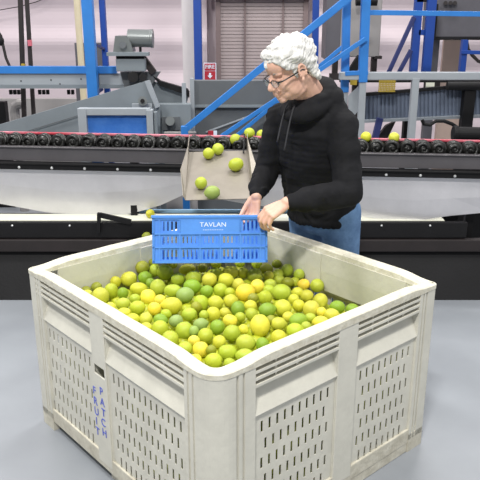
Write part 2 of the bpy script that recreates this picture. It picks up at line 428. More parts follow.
# ------------------------------------------------------------------ lemons
FRUIT = [
(-0.493,2.872,0.627,0.0377,0.0333,'m'), (-0.575,2.644,0.640,0.0359,0.0384,'m'), (-0.543,2.713,0.634,0.0295,0.0371,'l'), (-0.547,2.839,0.626,0.0242,0.0264,'m'),
(-0.619,2.779,0.627,0.0237,0.0216,'d'), (-0.659,2.748,0.625,0.0214,0.0171,'d'), (-0.642,2.702,0.624,0.0232,0.0210,'m'), (-0.482,2.644,0.655,0.0231,0.0247,'g'),
(-0.450,2.455,0.690,0.0277,0.0238,'l'), (-0.493,2.429,0.689,0.0183,0.0190,'m'), (-0.430,2.355,0.695,0.0278,0.0222,'m'), (-0.422,2.683,0.658,0.0375,0.0271,'m'),
(-0.411,2.508,0.688,0.0215,0.0196,'l'), (-0.439,2.923,0.661,0.0324,0.0315,'d'), (-0.386,2.938,0.642,0.0271,0.0285,'l'), (-0.335,2.904,0.645,0.0380,0.0349,'l'),
(-0.422,2.874,0.633,0.0311,0.0280,'g'), (-0.384,2.774,0.647,0.0223,0.0215,'g'), (-0.338,2.651,0.677,0.0329,0.0350,'l'), (-0.265,2.761,0.669,0.0307,0.0273,'l'),
(-0.269,2.579,0.693,0.0361,0.0261,'l'), (-0.217,2.530,0.695,0.0355,0.0315,'k'), (-0.241,2.971,0.634,0.0389,0.0251,'m'), (-0.361,2.518,0.691,0.0306,0.0314,'y'),
(-0.387,2.409,0.695,0.0302,0.0264,'l'), (-0.310,2.480,0.695,0.0232,0.0213,'y'), (-0.322,2.399,0.695,0.0245,0.0256,'o'), (-0.259,2.427,0.695,0.0399,0.0327,'m'),
(-0.342,2.307,0.695,0.0237,0.0247,'m'), (-0.187,2.348,0.695,0.0288,0.0248,'l'), (-0.196,2.745,0.681,0.0339,0.0318,'l'), (-0.195,2.619,0.694,0.0366,0.0305,'g'),
(-0.172,2.976,0.639,0.0220,0.0220,'d'), (-0.128,2.700,0.693,0.0322,0.0301,'m'), (-0.103,2.792,0.686,0.0258,0.0228,'l'), (-0.041,2.809,0.684,0.0346,0.0281,'m'),
(-0.058,2.689,0.695,0.0333,0.0291,'m'), (-0.132,2.570,0.695,0.0260,0.0240,'g'), (-0.078,2.582,0.694,0.0289,0.0289,'l'), (-0.006,2.640,0.695,0.0246,0.0266,'m'),
(-0.042,2.553,0.696,0.0199,0.0199,'l'), (-0.094,2.456,0.695,0.0296,0.0277,'m'), (-0.150,2.455,0.693,0.0292,0.0323,'l'), (-0.036,2.470,0.695,0.0278,0.0266,'m'),
(-0.099,2.357,0.692,0.0278,0.0271,'m'), (-0.056,2.368,0.693,0.0205,0.0186,'m'), (-0.008,2.397,0.695,0.0263,0.0301,'g'), (-0.132,2.331,0.700,0.0183,0.0183,'l'),
(0.013,2.823,0.674,0.0235,0.0235,'m'), (0.063,2.803,0.670,0.0346,0.0324,'d'), (0.121,3.013,0.621,0.0301,0.0255,'d'), (0.128,2.884,0.636,0.0232,0.0232,'m'),
(0.173,2.952,0.617,0.0264,0.0255,'l'), (0.218,2.992,0.620,0.0286,0.0336,'l'), (0.071,2.630,0.692,0.0286,0.0286,'y'), (0.022,2.555,0.695,0.0390,0.0358,'o'),
(0.126,2.704,0.669,0.0272,0.0231,'l'), (0.176,2.891,0.614,0.0246,0.0224,'l'), (0.211,2.861,0.616,0.0275,0.0222,'d'), (0.166,2.572,0.688,0.0392,0.0340,'l'),
(0.117,2.600,0.687,0.0243,0.0222,'l'), (0.098,2.505,0.695,0.0281,0.0281,'l'), (0.040,2.423,0.695,0.0247,0.0228,'m'), (0.101,2.386,0.695,0.0318,0.0281,'g'),
(0.162,2.409,0.695,0.0314,0.0325,'m'), (0.043,2.350,0.695,0.0240,0.0233,'l'), (0.268,2.943,0.620,0.0259,0.0259,'l'), (0.285,2.881,0.597,0.0281,0.0255,'o'),
(0.341,2.852,0.603,0.0310,0.0310,'l'), (0.280,2.683,0.627,0.0280,0.0259,'m'), (0.243,2.714,0.628,0.0253,0.0232,'m'), (0.210,2.500,0.689,0.0219,0.0215,'m'),
(0.334,2.655,0.617,0.0315,0.0311,'m'), (0.224,2.436,0.691,0.0240,0.0240,'m'), (0.270,2.408,0.689,0.0325,0.0340,'m'), (0.397,2.600,0.612,0.0314,0.0269,'g'),
(0.462,2.629,0.588,0.0289,0.0248,'g'), (0.340,2.350,0.691,0.0296,0.0244,'m'), (0.304,2.373,0.693,0.0186,0.0186,'y'), (0.290,2.281,0.695,0.0288,0.0227,'y'),
(-0.389,2.304,0.695,0.0254,0.0225,'m'), (-0.332,2.232,0.695,0.0230,0.0205,'m'), (-0.288,2.298,0.695,0.0272,0.0228,'g'), (-0.282,2.225,0.695,0.0310,0.0317,'l'),
(-0.239,2.143,0.695,0.0307,0.0307,'l'), (-0.231,2.290,0.695,0.0260,0.0231,'k'), (-0.196,2.224,0.689,0.0318,0.0318,'l'), (-0.160,2.196,0.701,0.0174,0.0192,'k'),
(-0.141,2.261,0.695,0.0272,0.0229,'k'), (-0.119,2.172,0.695,0.0269,0.0269,'l'), (-0.183,2.075,0.695,0.0259,0.0246,'l'), (-0.157,2.135,0.695,0.0204,0.0180,'y'),
(-0.131,2.078,0.691,0.0266,0.0276,'o'), (-0.144,1.993,0.695,0.0231,0.0212,'y'), (-0.084,1.990,0.695,0.0295,0.0263,'l'), (-0.080,2.240,0.695,0.0266,0.0266,'g'),
(-0.036,2.293,0.695,0.0271,0.0228,'y'), (-0.028,2.192,0.695,0.0296,0.0286,'l'), (-0.070,2.124,0.695,0.0230,0.0230,'m'), (0.011,2.221,0.695,0.0183,0.0183,'m'),
(0.019,2.116,0.695,0.0338,0.0297,'l'), (-0.041,2.048,0.695,0.0322,0.0263,'l'), (0.016,2.024,0.695,0.0309,0.0244,'l'), (-0.033,1.974,0.695,0.0201,0.0175,'l'),
(0.071,2.252,0.695,0.0356,0.0403,'y'), (0.076,2.102,0.695,0.0225,0.0262,'g'), (0.139,2.267,0.695,0.0276,0.0237,'m'), (0.210,2.289,0.696,0.0343,0.0289,'g'),
(0.193,2.208,0.695,0.0315,0.0287,'l'), (0.133,2.154,0.695,0.0292,0.0281,'m'), (0.234,2.240,0.695,0.0195,0.0213,'l'), (-0.396,2.976,0.665,0.0228,0.0183,'d'),
(-0.317,3.043,0.633,0.0257,0.0210,'d'), (0.256,2.316,0.695,0.0219,0.0183,'l'), (0.112,2.299,0.695,0.0181,0.0181,'d'), (0.000,2.324,0.695,0.0201,0.0183,'l'),
(0.176,2.326,0.694,0.0220,0.0202,'m'), (-0.166,2.410,0.697,0.0208,0.0208,'d'), (0.000,3.137,0.601,0.0241,0.0193,'l'), (-0.115,3.131,0.601,0.0264,0.0216,'d'),
(0.081,3.095,0.612,0.0261,0.0214,'l'), (0.172,3.058,0.628,0.0235,0.0211,'d'), (0.247,2.909,0.597,0.0225,0.0225,'l'), (0.051,2.500,0.695,0.0215,0.0195,'d'),
(-0.274,2.350,0.695,0.0203,0.0185,'l'), (-0.095,2.058,0.699,0.0181,0.0165,'d')
]

PAL = {'g': (138,168,50), 'k': (150,172,92), 'd': (150,154,50), 'l': (178,190,58), 'm': (208,204,68), 'y': (238,222,78), 'o': (240,214,76)}
def fruit_mesh(seed):
    rnd = random.Random(seed); b = bmesh.new()
    bmesh.ops.create_uvsphere(b, u_segments=28, v_segments=18, radius=1)
    tip = rnd.choice((0, .06, .10, .16)); sv = Vector((rnd.random()*50, rnd.random()*50, seed))
    for v in b.verts:
        n_ = v.co.normalized(); z = n_.z
        r = 1 + .035*noise.noise(n_*1.6+sv) + .012*noise.noise(n_*6+sv)
        r += tip*max(0, (z-.86)/.14)**2
        r += -.10*max(0, (-z-.93)/.07)**2 + .03*max(0, 1-abs(-z-.90)/.07)*(1 if z < 0 else 0)
        v.co = n_*r
    me = bpy.data.meshes.new('lemon'); b.to_mesh(me); b.free(); me.materials.append(M['peel'])
    me.polygons.foreach_set('use_smooth', [True]*len(me.polygons)); return me
FM = [fruit_mesh(i) for i in range(9)]
b = bmesh.new(); bmesh.ops.create_cone(b, cap_ends=True, segments=10, radius1=.11, radius2=.05, depth=.05)
scar_me = bpy.data.meshes.new('stem_scar'); b.to_mesh(scar_me); b.free(); scar_me.materials.append(M['scar'])
CN = {'g': 'green', 'k': 'dull grey-green', 'd': 'olive green', 'l': 'lime-yellow', 'm': 'greenish yellow', 'y': 'bright yellow', 'o': 'orange-yellow'}
rf = random.Random(3)
def lemon(p, rx, ry, c, n=0, rz=None, scar=False):
    o = bpy.data.objects.new('lemon', FM[n % 9]); COL.objects.link(o)
    o.location = p; mn = min(rx, ry)
    if rx > ry*1.04: ax = Vector((rf.choice((-1,1)), rf.uniform(-.25,.25), rf.uniform(-.25,.25)))
    elif ry > rx*1.04: ax = Vector((rf.uniform(-.25,.25), -.3, rf.choice((-1,1))))
    else: ax = Vector((rf.uniform(-1,1), -rf.random()*1.2, rf.uniform(-.4,1)))
    o.rotation_mode = 'QUATERNION'; o.rotation_quaternion = ax.to_track_quat('Z', 'Y')
    o.scale = (mn, mn, max(rx, ry))
    col = lin(PAL[c]); j = rf.uniform(.92, 1.08)
    o.color = (col[0]*j*rf.uniform(.94,1.04), col[1]*j, col[2]*j*rf.uniform(.7,1.2), 1)
    if scar:
        s = bpy.data.objects.new('stem_scar', scar_me); COL.objects.link(s); s.parent = o; s.location = (0,0,-.93)
    return o
UD = Vector((math.cos(ANG), math.sin(ANG), 0)); VD = Vector((-math.sin(ANG), math.cos(ANG), 0)); NC = Vector((-.0785, 1.755, 0))
def region(x, y, z):
    d = Vector((x, y, 0))-NC; u = d.dot(UD); v = d.dot(VD)
    if u > .80 and v < .35: return 'in the right corner'
    if v > .88 and u < .35: return 'in the left corner'
    if u < .20 and v < .24: return 'in the near corner'
    if u < .17: return 'along the near left bin rim'
    if v < .17: return 'along the near right bin rim'
    if v > .80 and u > .35: return 'just below the blue crate'
    if v > .82: return 'along the far left bin wall'
    if u > .80: return 'along the far right bin wall'
    if u < .50 and v < .50: return 'in the near part of the heap'
    if u < .50: return 'in the left part of the heap'
    if v < .50: return 'in the right part of the heap'
    return 'in the far middle of the heap'
fd = {}; big_scar = {0, 27, 57, 98}
for i, (x, y, z, rx, ry, c) in enumerate(FRUIT):
    o = lemon((x, y, z), rx, ry, c, i, scar=(i % 9 == 4))
    m_ = max(rx, ry); size = 'large ' if m_ > .0385 else ('small ' if m_ < .027 else '')
    fd.setdefault((size, CN[c], region(x, y, z)), []).append((x/(y*.95+.4), o))
ORD = ['leftmost', 'second', 'third', 'fourth', 'fifth', 'sixth', 'seventh', 'eighth']
for (size, cn, reg), l in fd.items():
    l.sort(key=lambda t: t[0])
    for k, (_, o) in enumerate(l):
        s0 = '%s%s lemon %s' % (size, cn, reg)
        if len(l) > 1:
            od = ORD[k] if k < len(l)-1 else 'rightmost'
            s0 += ', %s of %s%s' % (od, {2:'two', 3:'three', 4:'four', 5:'five', 6:'six', 7:'seven', 8:'eight'}.get(len(l), 'these'), ' from left' if 0 < k < len(l)-1 else '')
        tag(o, s0, 'lemon', 'lemons heaped in the bin')
# the countless fruit deeper in the heap
def ssm(a, b, x): return sm((x-a)/(b-a))
def surf(u, v): return .715-.075*ssm(.7, 1.15, v)-.12*ssm(.65, 1.07, u)*(1-.6*ssm(.5, 1., v))
def deep():
    rnd = random.Random(5); mb = MB(); pl = []
    def add(u, v, z, r):
        p = NC+UD*u+VD*v; pl.append(((p.x, p.y, z), r))
    st = .058
    for a in range(18):
        for b2 in range(20):
            u = .10+a*st+rnd.uniform(-.006,.006)+(b2%2)*st*.4; v = .10+b2*st*.93+rnd.uniform(-.006,.006)
            if u > WU-.09 or v > WV-.09: continue
            add(u, v, surf(u, v)-.075+rnd.uniform(-.008,.006), .030+rnd.uniform(-.002,.003))
            add(u+.03, v+.03, surf(u, v)-.125, .030) if u < WU-.12 and v < WV-.12 else None
    for lv in range(8):
        z = .15+lv*.056
        for a in range(18):
            t = .09+a*.057+(lv%2)*.028
            if t < WU-.09:
                if z < surf(t, .1)-.10: add(t, .088+rnd.uniform(0,.01), z, .029)
                if z < surf(t, WV-.1)-.10: add(t, WV-.088, z, .029)
            t = .09+a*.062+(lv%2)*.03
            if t < WV-.09:
                if z < surf(.1, t)-.10: add(.088+rnd.uniform(0,.01), t, z, .029)
                if z < surf(WU-.1, t)-.10: add(WU-.088, t, z, .029)
    for p, r in pl:
        rr = [r*rnd.uniform(.92,1.0), r*rnd.uniform(.92,1.0), r*rnd.uniform(1,1.1)]
        q = Vector((rnd.uniform(-1,1), rnd.uniform(-1,1), rnd.uniform(-1,1))).to_track_quat('Z','Y').to_matrix()
        mb.ell(p, rr, q, 12, 8)
    o = mb.build('lemon_heap', M['peel'], smooth=True)
    o.color = (*lin((176,182,40)), 1)
    return tag(o, 'greenish yellow lemons packed below the top layer, seen through the bin vents', 'lemons', kind='stuff')
deep()

# ------------------------------------------------------------------ blue crate
CWD, CDP, CHT = .478, .275, .198
cr = empty('fruit_crate', (0,0,0), label='blue plastic crate with white lettering held tilted over the lemons', cat='crate')
cr.rotation_euler = (math.radians(-17.5), math.radians(1.3), math.radians(5))
ctr = P(210.3, 239, 2.73)
cr.rotation_mode = 'XYZ'
Rm = cr.rotation_euler.to_matrix()
cr.location = ctr - Rm @ Vector((0, 0, CHT/2))
def cpanel(name, W, f, label_panel=False, handle=False):
    """a latticed crate wall; f maps (s 0..W, z 0..CHT, depth inwards)"""
    mb = MB(); n = 5; zr = [(0.012,.058),(.074,.113),(.130,.178)]
    xs = {0, W}; cells = []
    m0 = .03 if W > .4 else .022; cw = (W-2*m0)/(n if W > .4 else 3); nn = n if W > .4 else 3
    for c in range(nn):
        for k in range(4):
            x = m0+cw*c+cw*(k+.9)/4.8; cells.append((round(x-.0043,5), round(x+.0043,5), c)); xs |= {round(x-.0043,5), round(x+.0043,5)}
    xs = sorted(xs); ys = [0]+[q for p in zr for q in (p[0]+.003, p[1]-.003)]+[CHT]
    op = {a: c for a, b3, c in cells}
    def hole(i, j):
        if j % 2 == 0: return False
        if xs[i] not in op: return False
        c = op[xs[i]]
        if label_panel and j == 5 and c in (1,2,3): return False
        if handle and j == 5 and c == 1: return False
        return True
    mb.slab(xs, ys, hole, lambda x, y, d: f(x, y, .006+d), .004)
    # ribs standing proud
    for z0, z1 in ((0,.010),(.062,.068),(.118,.125),(.180,.186)):
        mb.prism([f(0,z0,0), f(W,z0,0), f(W,z1,0), f(0,z1,0)], f(0,0,.008)-f(0,0,0))
    for c in range(nn+1):
        x = m0+cw*c
        top = .118 if (label_panel and c in (2,3)) else .186
        mb.prism([f(x-.003,0,.001), f(x+.003,0,.001), f(x+.003,top,.001), f(x-.003,top,.001)], f(0,0,.008)-f(0,0,0))
    if label_panel:
        mb.prism([f(m0+cw,.125,.001), f(m0+4*cw,.125,.001), f(m0+4*cw,.180,.001), f(m0+cw,.180,.001)], f(0,0,.006)-f(0,0,0))
    return mb.build(name, M['crate'], cr)
hw = CWD/2
cpanel('front_wall', CWD, lambda s, z, d: Vector((-hw+s, d, z)), True)
cpanel('back_wall', CWD, lambda s, z, d: Vector((hw-s, CDP-d, z)), True)
cpanel('side_wall', CDP, lambda s, z, d: Vector((-hw+d, CDP-s, z)))
cpanel('side_wall', CDP, lambda s, z, d: Vector((hw-d, s, z)))
for x in (-hw, hw):
    for y in (0, CDP):
        MB().box((x+(.006 if x < 0 else -.006), y+(.006 if y == 0 else -.006), CHT/2), (.012,.012,CHT)).build('corner_rib', M['crate'], cr, bevel=.003)
mb = MB()
mb.rng(-hw-.004, hw+.004, -.004, .010, CHT-.012, CHT); mb.rng(-hw-.004, hw+.004, CDP-.010, CDP+.004, CHT-.012, CHT)
mb.rng(-hw-.004, -hw+.010, .010, CDP-.010, CHT-.012, CHT); mb.rng(hw-.010, hw+.004, .010, CDP-.010, CHT-.012, CHT)
mb.build('crate_rim', M['crate'], cr, bevel=.002)
mb = MB(); xs = [-hw+.006+i*(CWD-.012)/40 for i in range(41)]; ys = [.006+i*(CDP-.012)/24 for i in range(25)]
mb.slab(xs, ys, lambda i, j: i % 2 == 1 and j % 2 == 1, lambda x, y, d: Vector((x, y, d)), .005)
mb.build('crate_floor', M['crate'], cr)
cx = 0
write('lettering', [('TAVLAN', .026, lambda x, y, z: Vector((.012+x*1.12, .0005-z, .158+y)), .0)], M['white'], cr)
mb = MB()
for k in range(12): mb.rng(-.03+k*.0072, -.03+k*.0072+.004, .0005, .002, .136, .138)
mb.build('fine_print', M['white'], cr)
# ------------------------------------------------------------------ the man
man = empty('person', (.42, 3.2, 0), label='white-haired man in glasses, black hoodie and jeans, head bowed, holding the blue crate', cat='person')
man_off = Vector(man.location)
def mpart(mb, name, m, voxel, it=4, parent=None):
    o = mb.build(name, m, None, smooth=True); fuse(o, voxel, it)
    o.data.transform(Matrix.Translation(-man_off)); o.parent = parent or man; return o
# head frame
hc = P(289.5, 70.5, 2.92)
pit = math.radians(23)
fh = Vector((-.88, -.475, 0)).normalized()
fwd = fh*math.cos(pit)+Vector((0,0,-math.sin(pit)))
lft = Vector((-fh.y, fh.x, 0)); upv = fwd.cross(lft)
roll = math.radians(3)
HR = Matrix((fwd, lft, upv)).transposed()
HS = 0.985
def hp(x, y, z): return hc + HR @ Vector((x*HS, y*HS, z*HS))
def he(mb, c, r, ry=0, rx=0, u=24, v=16):
    R = HR @ Matrix.Rotation(ry, 3, 'Y') @ Matrix.Rotation(rx, 3, 'X')
    mb.ell(hp(*c), tuple(q*HS for q in r), R, u, v)
body = MB()
he(body, (-.018,0,.03), (.098,.076,.085)); he(body, (.028,0,-.025), (.062,.064,.078))
he(body, (.040,0,-.072), (.046,.050,.034)); he(body, (.072,0,-.095), (.020,.022,.016))
he(body, (.000,0,-.085), (.06,.056,.030), .25)
for s in (-1, 1):
    he(body, (.048,.034*s,-.034), (.032,.025,.032)); he(body, (.020,.047*s,-.055), (.040,.016,.038))
    he(body, (.070,.028*s,.021), (.017,.026,.010)); he(body, (.0775,.031*s,-.003), (.012,.015,.008))
    he(body, (.099,.012*s,-.036), (.011,.008,.008))
    # ear: bowl, rim and lobe
    he(body, (-.012,.077*s,-.005), (.016,.007,.027), -.15)
    for k in range(11):
        t = -.6+k*.42; he(body, (-.014-.017*math.cos(t)+.004, .085*s, -.002+.030*math.sin(t)), (.0055,.006,.0055), 0, 0, 12, 8)
    he(body, (-.004,.080*s,-.034), (.008,.006,.009))
he(body, (.060,0,.045), (.034,.058,.045)); he(body, (.085,0,.002), (.012,.012,.022))
body.cap(hp(.086,0,.006), hp(.110,0,-.030), .0100, .0132)
he(body, (.090,0,-.050), (.014,.024,.010)); he(body, (.0965,0,-.0605), (.0085,.021,.005), .2); he(body, (.0935,0,-.0705), (.009,.019,.0058), -.1)
he(body, (.084,0,-.084), (.012,.018,.010))
nb = Vector((.315, 3.04, 1.385))
body.cap(hp(-.035,0,-.045), nb, .060*HS, .068)
# trunk and limbs below the clothes
WR = Matrix.Rotation(math.radians(-45), 3, 'Z')      # width axis runs along (.7,-.7)
TR = [((.40,3.20,.86),.155,.115),((.375,3.165,.98),.160,.125),((.345,3.11,1.12),.165,.115),((.325,3.07,1.26),.160,.105),((.32,3.05,1.34),.12,.08)]
for (a, w1, d1), (b_, w2, d2) in zip(TR, TR[1:]):
    for k in range(5):
        t = k/5; body.ell(Vector(a).lerp(Vector(b_), t), (w1+(w2-w1)*t, d1+(d2-d1)*t, .075), WR, 28, 16)
SL, SR_ = Vector((.432,2.95,1.295)), Vector((.190,3.175,1.290))
EL, ER = Vector((.455,2.83,1.03)), Vector((.125,3.21,1.04))
WL = P(287, 203, 2.735); WRR = P(256.5, 196, 3.03)
for s_, e_, w_ in ((SL, EL, WL), (SR_, ER, WRR)):
    body.cap(s_, e_, .050, .040); body.cap(e_, w_, .040, .027)
hipL, hipR = Vector((.47,3.13,.86)), Vector((.33,3.28,.86))
anL, anR = Vector((.575,3.17,.13)), Vector((.345,3.42,.13))
knL, knR = Vector((.50,3.15,.48)), Vector((.345,3.33,.48))
for h_, k_, a_ in ((hipL, knL, anL), (hipR, knR, anR)):
    body.cap(h_, k_, .085, .058); body.cap(k_, a_, .055, .038)
    body.cap(a_-Vector((0,0,.045)), a_+Vector((-.09,-.09,-.055)), .034, .026)
# hands
def hand(mb, wrist, f, n, side, curls, thumb, sc=1.0, spread=.0205):
    """f: wrist to knuckles, n: way the palm faces, side: +1 if the thumb lies along n x f"""
    f = Vector(f).normalized(); n = Vector(n); n = (n-f*n.dot(f)).normalized(); t = n.cross(f)*side
    R = Matrix((f, t, n)).transposed(); K = []
    mb.cap(wrist, wrist+f*.03*sc, (.024*sc,.026*sc,.020*sc), (.028*sc,.033*sc,.018*sc), R)
    for i, o in enumerate((1.5, .5, -.5, -1.5)):
        kn = wrist+f*(.088-abs(o-.4)*.004)*sc+t*o*spread*sc-n*.002; K.append(kn)
        mb.cap(wrist+f*.03*sc+t*o*.011*sc, kn, .0165*sc, .0118*sc)
    for i, kn in enumerate(K):
        ln = ((.044,.026,.021),(.049,.030,.022),(.045,.028,.021),(.036,.021,.018))[i]; p = kn; a = 0
        for j in range(3):
            a += curls[i][j]; d = f*math.cos(a)+n*math.sin(a)+t*(.04*(1.5-i))
            q = p+d.normalized()*ln[j]*sc; mb.cap(p, q, (.0102-.0008*j)*sc*(1, 1, .97, .88)[i], (.0096-.0009*j)*sc*(1, 1, .97, .88)[i]); p = q
    b0 = wrist+f*.022*sc+t*.020*sc+n*.006; d1, d2, d3 = [(f*a_+t*b_+n*c_).normalized() for a_, b_, c_ in thumb]
    p1 = b0+d1*.042*sc; p2 = p1+d2*.034*sc; p3 = p2+d3*.026*sc
    mb.cap(b0, p1, .0175*sc, .0130*sc); mb.cap(p1, p2, .0122*sc, .0108*sc); mb.cap(p2, p3, .0108*sc, .0088*sc)
# left hand closes over the near right end of the crate rim
hand(body, WL, (-.80,-.22,-.42), (-.42,.15,-.88), 1, [(.55,.75,.5),(.6,.8,.5),(.65,.8,.5),(.7,.8,.5)], ((.75,.55,.3),(.85,.1,.5),(.7,-.1,.7)), 1.0)
# right hand holds the far rim
hand(body, WRR, (-.25,-.25,-.93), (-.55,-.72,.1), -1, [(.25,.3,.3),(.3,.9,.6),(.35,1.,.7),(.4,1.,.7)], ((.9,.3,.3),(.95,.1,.35),(.95,.0,.4)), .9)
bo = mpart(body, 'body', M['skin'], .0036, 3)
# hair
hb = MB(); rh = random.Random(11)
he(hb, (-.028,0,.046), (.101,.083,.080), .12); he(hb, (-.068,0,-.015), (.050,.066,.060))
def scalp(a, e):   # azimuth from the front, elevation
    return Vector((-.022+.100*math.cos(e)*math.cos(a), .084*math.cos(e)*math.sin(a), .045+.084*math.sin(e)))
for k in range(300):
    a = rh.uniform(-PI, PI); e = rh.uniform(-.6, 1.45); p = scalp(a, e)
    front = abs(a)
    if p.z < .052 and p.x > -.03: continue
    if p.z < .075 and p.x > .035 and front < 1.2 and p.z < .068: continue
    r = rh.uniform(.012, .022)
    p = p*.95; he(hb, tuple(p), (r*rh.uniform(1.2,2.0), r*rh.uniform(1,1.4), r*rh.uniform(.6,.8)), rh.uniform(-1,1), rh.uniform(-1,1), 12, 8)
for k in range(26):     # swept fringe
    y = -.055+.11*(k % 13)/12+rh.uniform(-.004,.004); r = rh.uniform(.014,.021)
    he(hb, (.060-3.5*y*y+rh.uniform(-.003,.008), y, .074+(k//13)*.018+rh.uniform(-.004,.006)), (r*1.2, r, r), rh.uniform(-1,1), rh.uniform(-1,1), 12, 8)
for s in (-1, 1):       # side and sideburn
    for k in range(14):
        he(hb, (-.05+.0075*k+rh.uniform(-.004,.004), .0725*s, .035+rh.uniform(-.006,.02)), (.015,.010,.017), rh.uniform(-.5,.5), 0, 12, 8)
    for k in range(5): he(hb, (.014-.001*k, .0665*s, .02-.009*k), (.010,.006,.010), 0, 0, 12, 8)
    for k in range(8): he(hb, (-.045-.004*k, (.070-.001*k)*s, .02-.009*k), (.016,.010,.014), 0, 0, 12, 8)
for k in range(50):     # nape
    a = rh.uniform(PI*.62, PI*1.38); he(hb, (-.060+.050*math.cos(a), .068*math.sin(a), rh.uniform(-.07,.04)), (.014,.014,.018), rh.uniform(-.5,.5), 0, 12, 8)
hr_ = mpart(hb, 'hair', M['hair'], .0032, 16)
NRM = [v.normal.copy() for v in hr_.data.vertices]
for v, vn in zip(hr_.data.vertices, NRM):
    p = HR.transposed() @ v.co; w_ = noise.noise(p*22)*.9
    v.co = v.co.copy()+vn*(.0011*math.sin((p.x*.5+p.z*.9)*380+w_*9+p.y*60)+(.0040*noise.noise(p*30)+.0022*noise.noise(p*80)))
for s in (-1, 1):
    eb = MB(); eb.tube([hp(.087-.0, .014*s, .0205)-man_off, hp(.0865, .026*s, .0275)-man_off, hp(.079, .040*s, .0275)-man_off, hp(.068,.050*s,.021)-man_off], [.002,.0035,.003,.0015], 8)
    eb.build('eyebrow', M['brow'], man, smooth=True)
    ey = MB(); ey.ell(hp(.0775, .031*s, -.0085)-man_off, .0105*HS, HR); ey.build('eye', M['eye'], man, smooth=True)
# glasses
gl = MB()
def g(x, y, z): return hp(x, y, z)-man_off
gx = .104
def lens_pt(s, t, k=1.0): return (gx-.010*abs(math.cos(t))*(1 if math.cos(t)*s*s > 0 else 0)*.5 - (.012 if False else 0), s*(.034+.025*k*math.cos(t)), -.009+.0155*k*math.sin(t))
for s in (-1, 1):
    pts = [g(*lens_pt(s, 2*PI*k/20)) for k in range(21)]
    gl.tube(pts[:11], .0024, 8); gl.tube(pts[10:], .0009, 6)
    gl.tube([g(gx-.006, s*.058, -.002), g(.085, s*.073, -.001), g(.03, s*.080, .002), g(-.012, s*.0835, .006), g(-.03, s*.083, -.006), g(-.036,s*.080,-.022)], .0030, 8)
gl.tube([g(gx, -.010, -.004), g(gx+.004, 0, 0), g(gx, .010, -.004)], .0018, 8)
go = gl.build('glasses', M['frame'], man, smooth=True)
for s in (-1, 1):
    lm = MB(); pts = [g(*lens_pt(s, 2*PI*k/20, .96)) for k in range(20)]
    lm.prism(pts, (HR @ Vector((.0012,0,0)))); lm.build('lens', M['lens'], go)
# hoodie
hd = MB()
TH_ = [((.392,3.195,.845),.172,.140),((.385,3.185,.90),.186,.156),((.372,3.160,1.00),.192,.160),((.345,3.11,1.12),.190,.143),((.325,3.07,1.25),.178,.128),((.322,3.055,1.325),.150,.100)]
for (a, w1, d1), (b_, w2, d2) in zip(TH_, TH_[1:]):
    for k in range(5):
        t = k/5; hd.ell(Vector(a).lerp(Vector(b_), t), (w1+(w2-w1)*t, d1+(d2-d1)*t, .062), WR, 32, 16)
hd.ell((.322,3.052,1.335), (.145,.095,.05), WR, 32, 16)
for s_, e_, w_, cu in ((SL, EL, WL, .020), (SR_, ER, WRR, .018)):
    hd.cap(s_.lerp(Vector((.320,3.05,1.32)), .35), s_, .070, .068)
    hd.cap(s_, e_, .072, .062); wv = (w_-e_)
    wc = e_+wv*(1-cu/wv.length)
    hd.cap(e_, e_.lerp(wc, .7), .062, .050); hd.cap(e_.lerp(wc, .7), e_.lerp(wc, .82), .052, .044); hd.cap(e_.lerp(wc, .85), wc, .036, .035)
# folds on the sleeves
rc = random.Random(4)
for s_, e_, w_ in ((SL, EL, WL), (SR_, ER, WRR)):
    for A_, B_, r_ in ((s_, e_, .066), (e_, w_, .052)):
        ax = (B_-A_).normalized(); q = ax.to_track_quat('Z', 'Y').to_matrix()
        for k in range(6):
            t = .12+.13*k; c = A_.lerp(B_, t); th = rc.uniform(0, 6.28); pts = []
            rr = r_*(1-.18*t)
            for j in range(8):
                ph = th+j*.25; pts.append(c+q @ Vector((math.cos(ph)*rr, math.sin(ph)*rr, (j-4)*.009)))
            for a1, b1 in zip(pts, pts[1:]): hd.cap(a1, b1, .0085, .0085, None, 8, 6)
# kangaroo pocket and hem band
for k in range(40):
    t = 2*PI*k/40; p = Vector((.392,3.195,.828))+WR @ Vector((math.cos(t)*.160, math.sin(t)*.128, 0)); hd.ell(p, (.018,.018,.028), None, 12, 8)
# hood bunched around the neck
cn = Vector((.298,3.022,1.425)); fdir = Vector((-.72,-.69,0)); sdir = Vector((.69,-.72,0))
hd.cap((.385,3.01,1.375), SL+Vector((-.01,.01,-.005)), .062, .066); hd.cap((.40,3.08,1.34), SL+Vector((0,.03,-.03)), .07, .07)
for k in range(44):
    t = 2*PI*k/44; c_ = math.cos(t)       # +1 back
    p = cn-fdir*(.082*c_)+sdir*(.084*math.sin(t))+Vector((0,0,.040*c_-.012))
    hd.ell(p, .027+.012*max(0, c_), None, 14, 10)
    hd.ell(p+Vector((0,0,-.035))-fdir*.012*c_, .038, None, 14, 10)
for k in range(15):
    t = -1.2+2.4*k/14; p = cn-fdir*(.120*math.cos(t))+sdir*(.105*math.sin(t))+Vector((0,0,.012*math.cos(t)-.03))
    hd.ell(p, (.040,.040,.045), None, 14, 10)
ho = mpart(hd, 'hoodie', M['hoodie'], .0055, 4)
NRM = [v.normal.copy() for v in ho.data.vertices]
for v, vn in zip(ho.data.vertices, NRM):
    p = v.co.copy(); n_ = noise.noise(Vector((p.x*9, p.y*9, p.z*22)))*.007+noise.noise(Vector((p.x*24, p.y*24, p.z*14+9)))*.005+.004*math.sin(p.z*70+14*noise.noise(p*7))*max(0,noise.noise(p*5+Vector((3,1,7)))*1.6)
    v.co = p+vn*n_
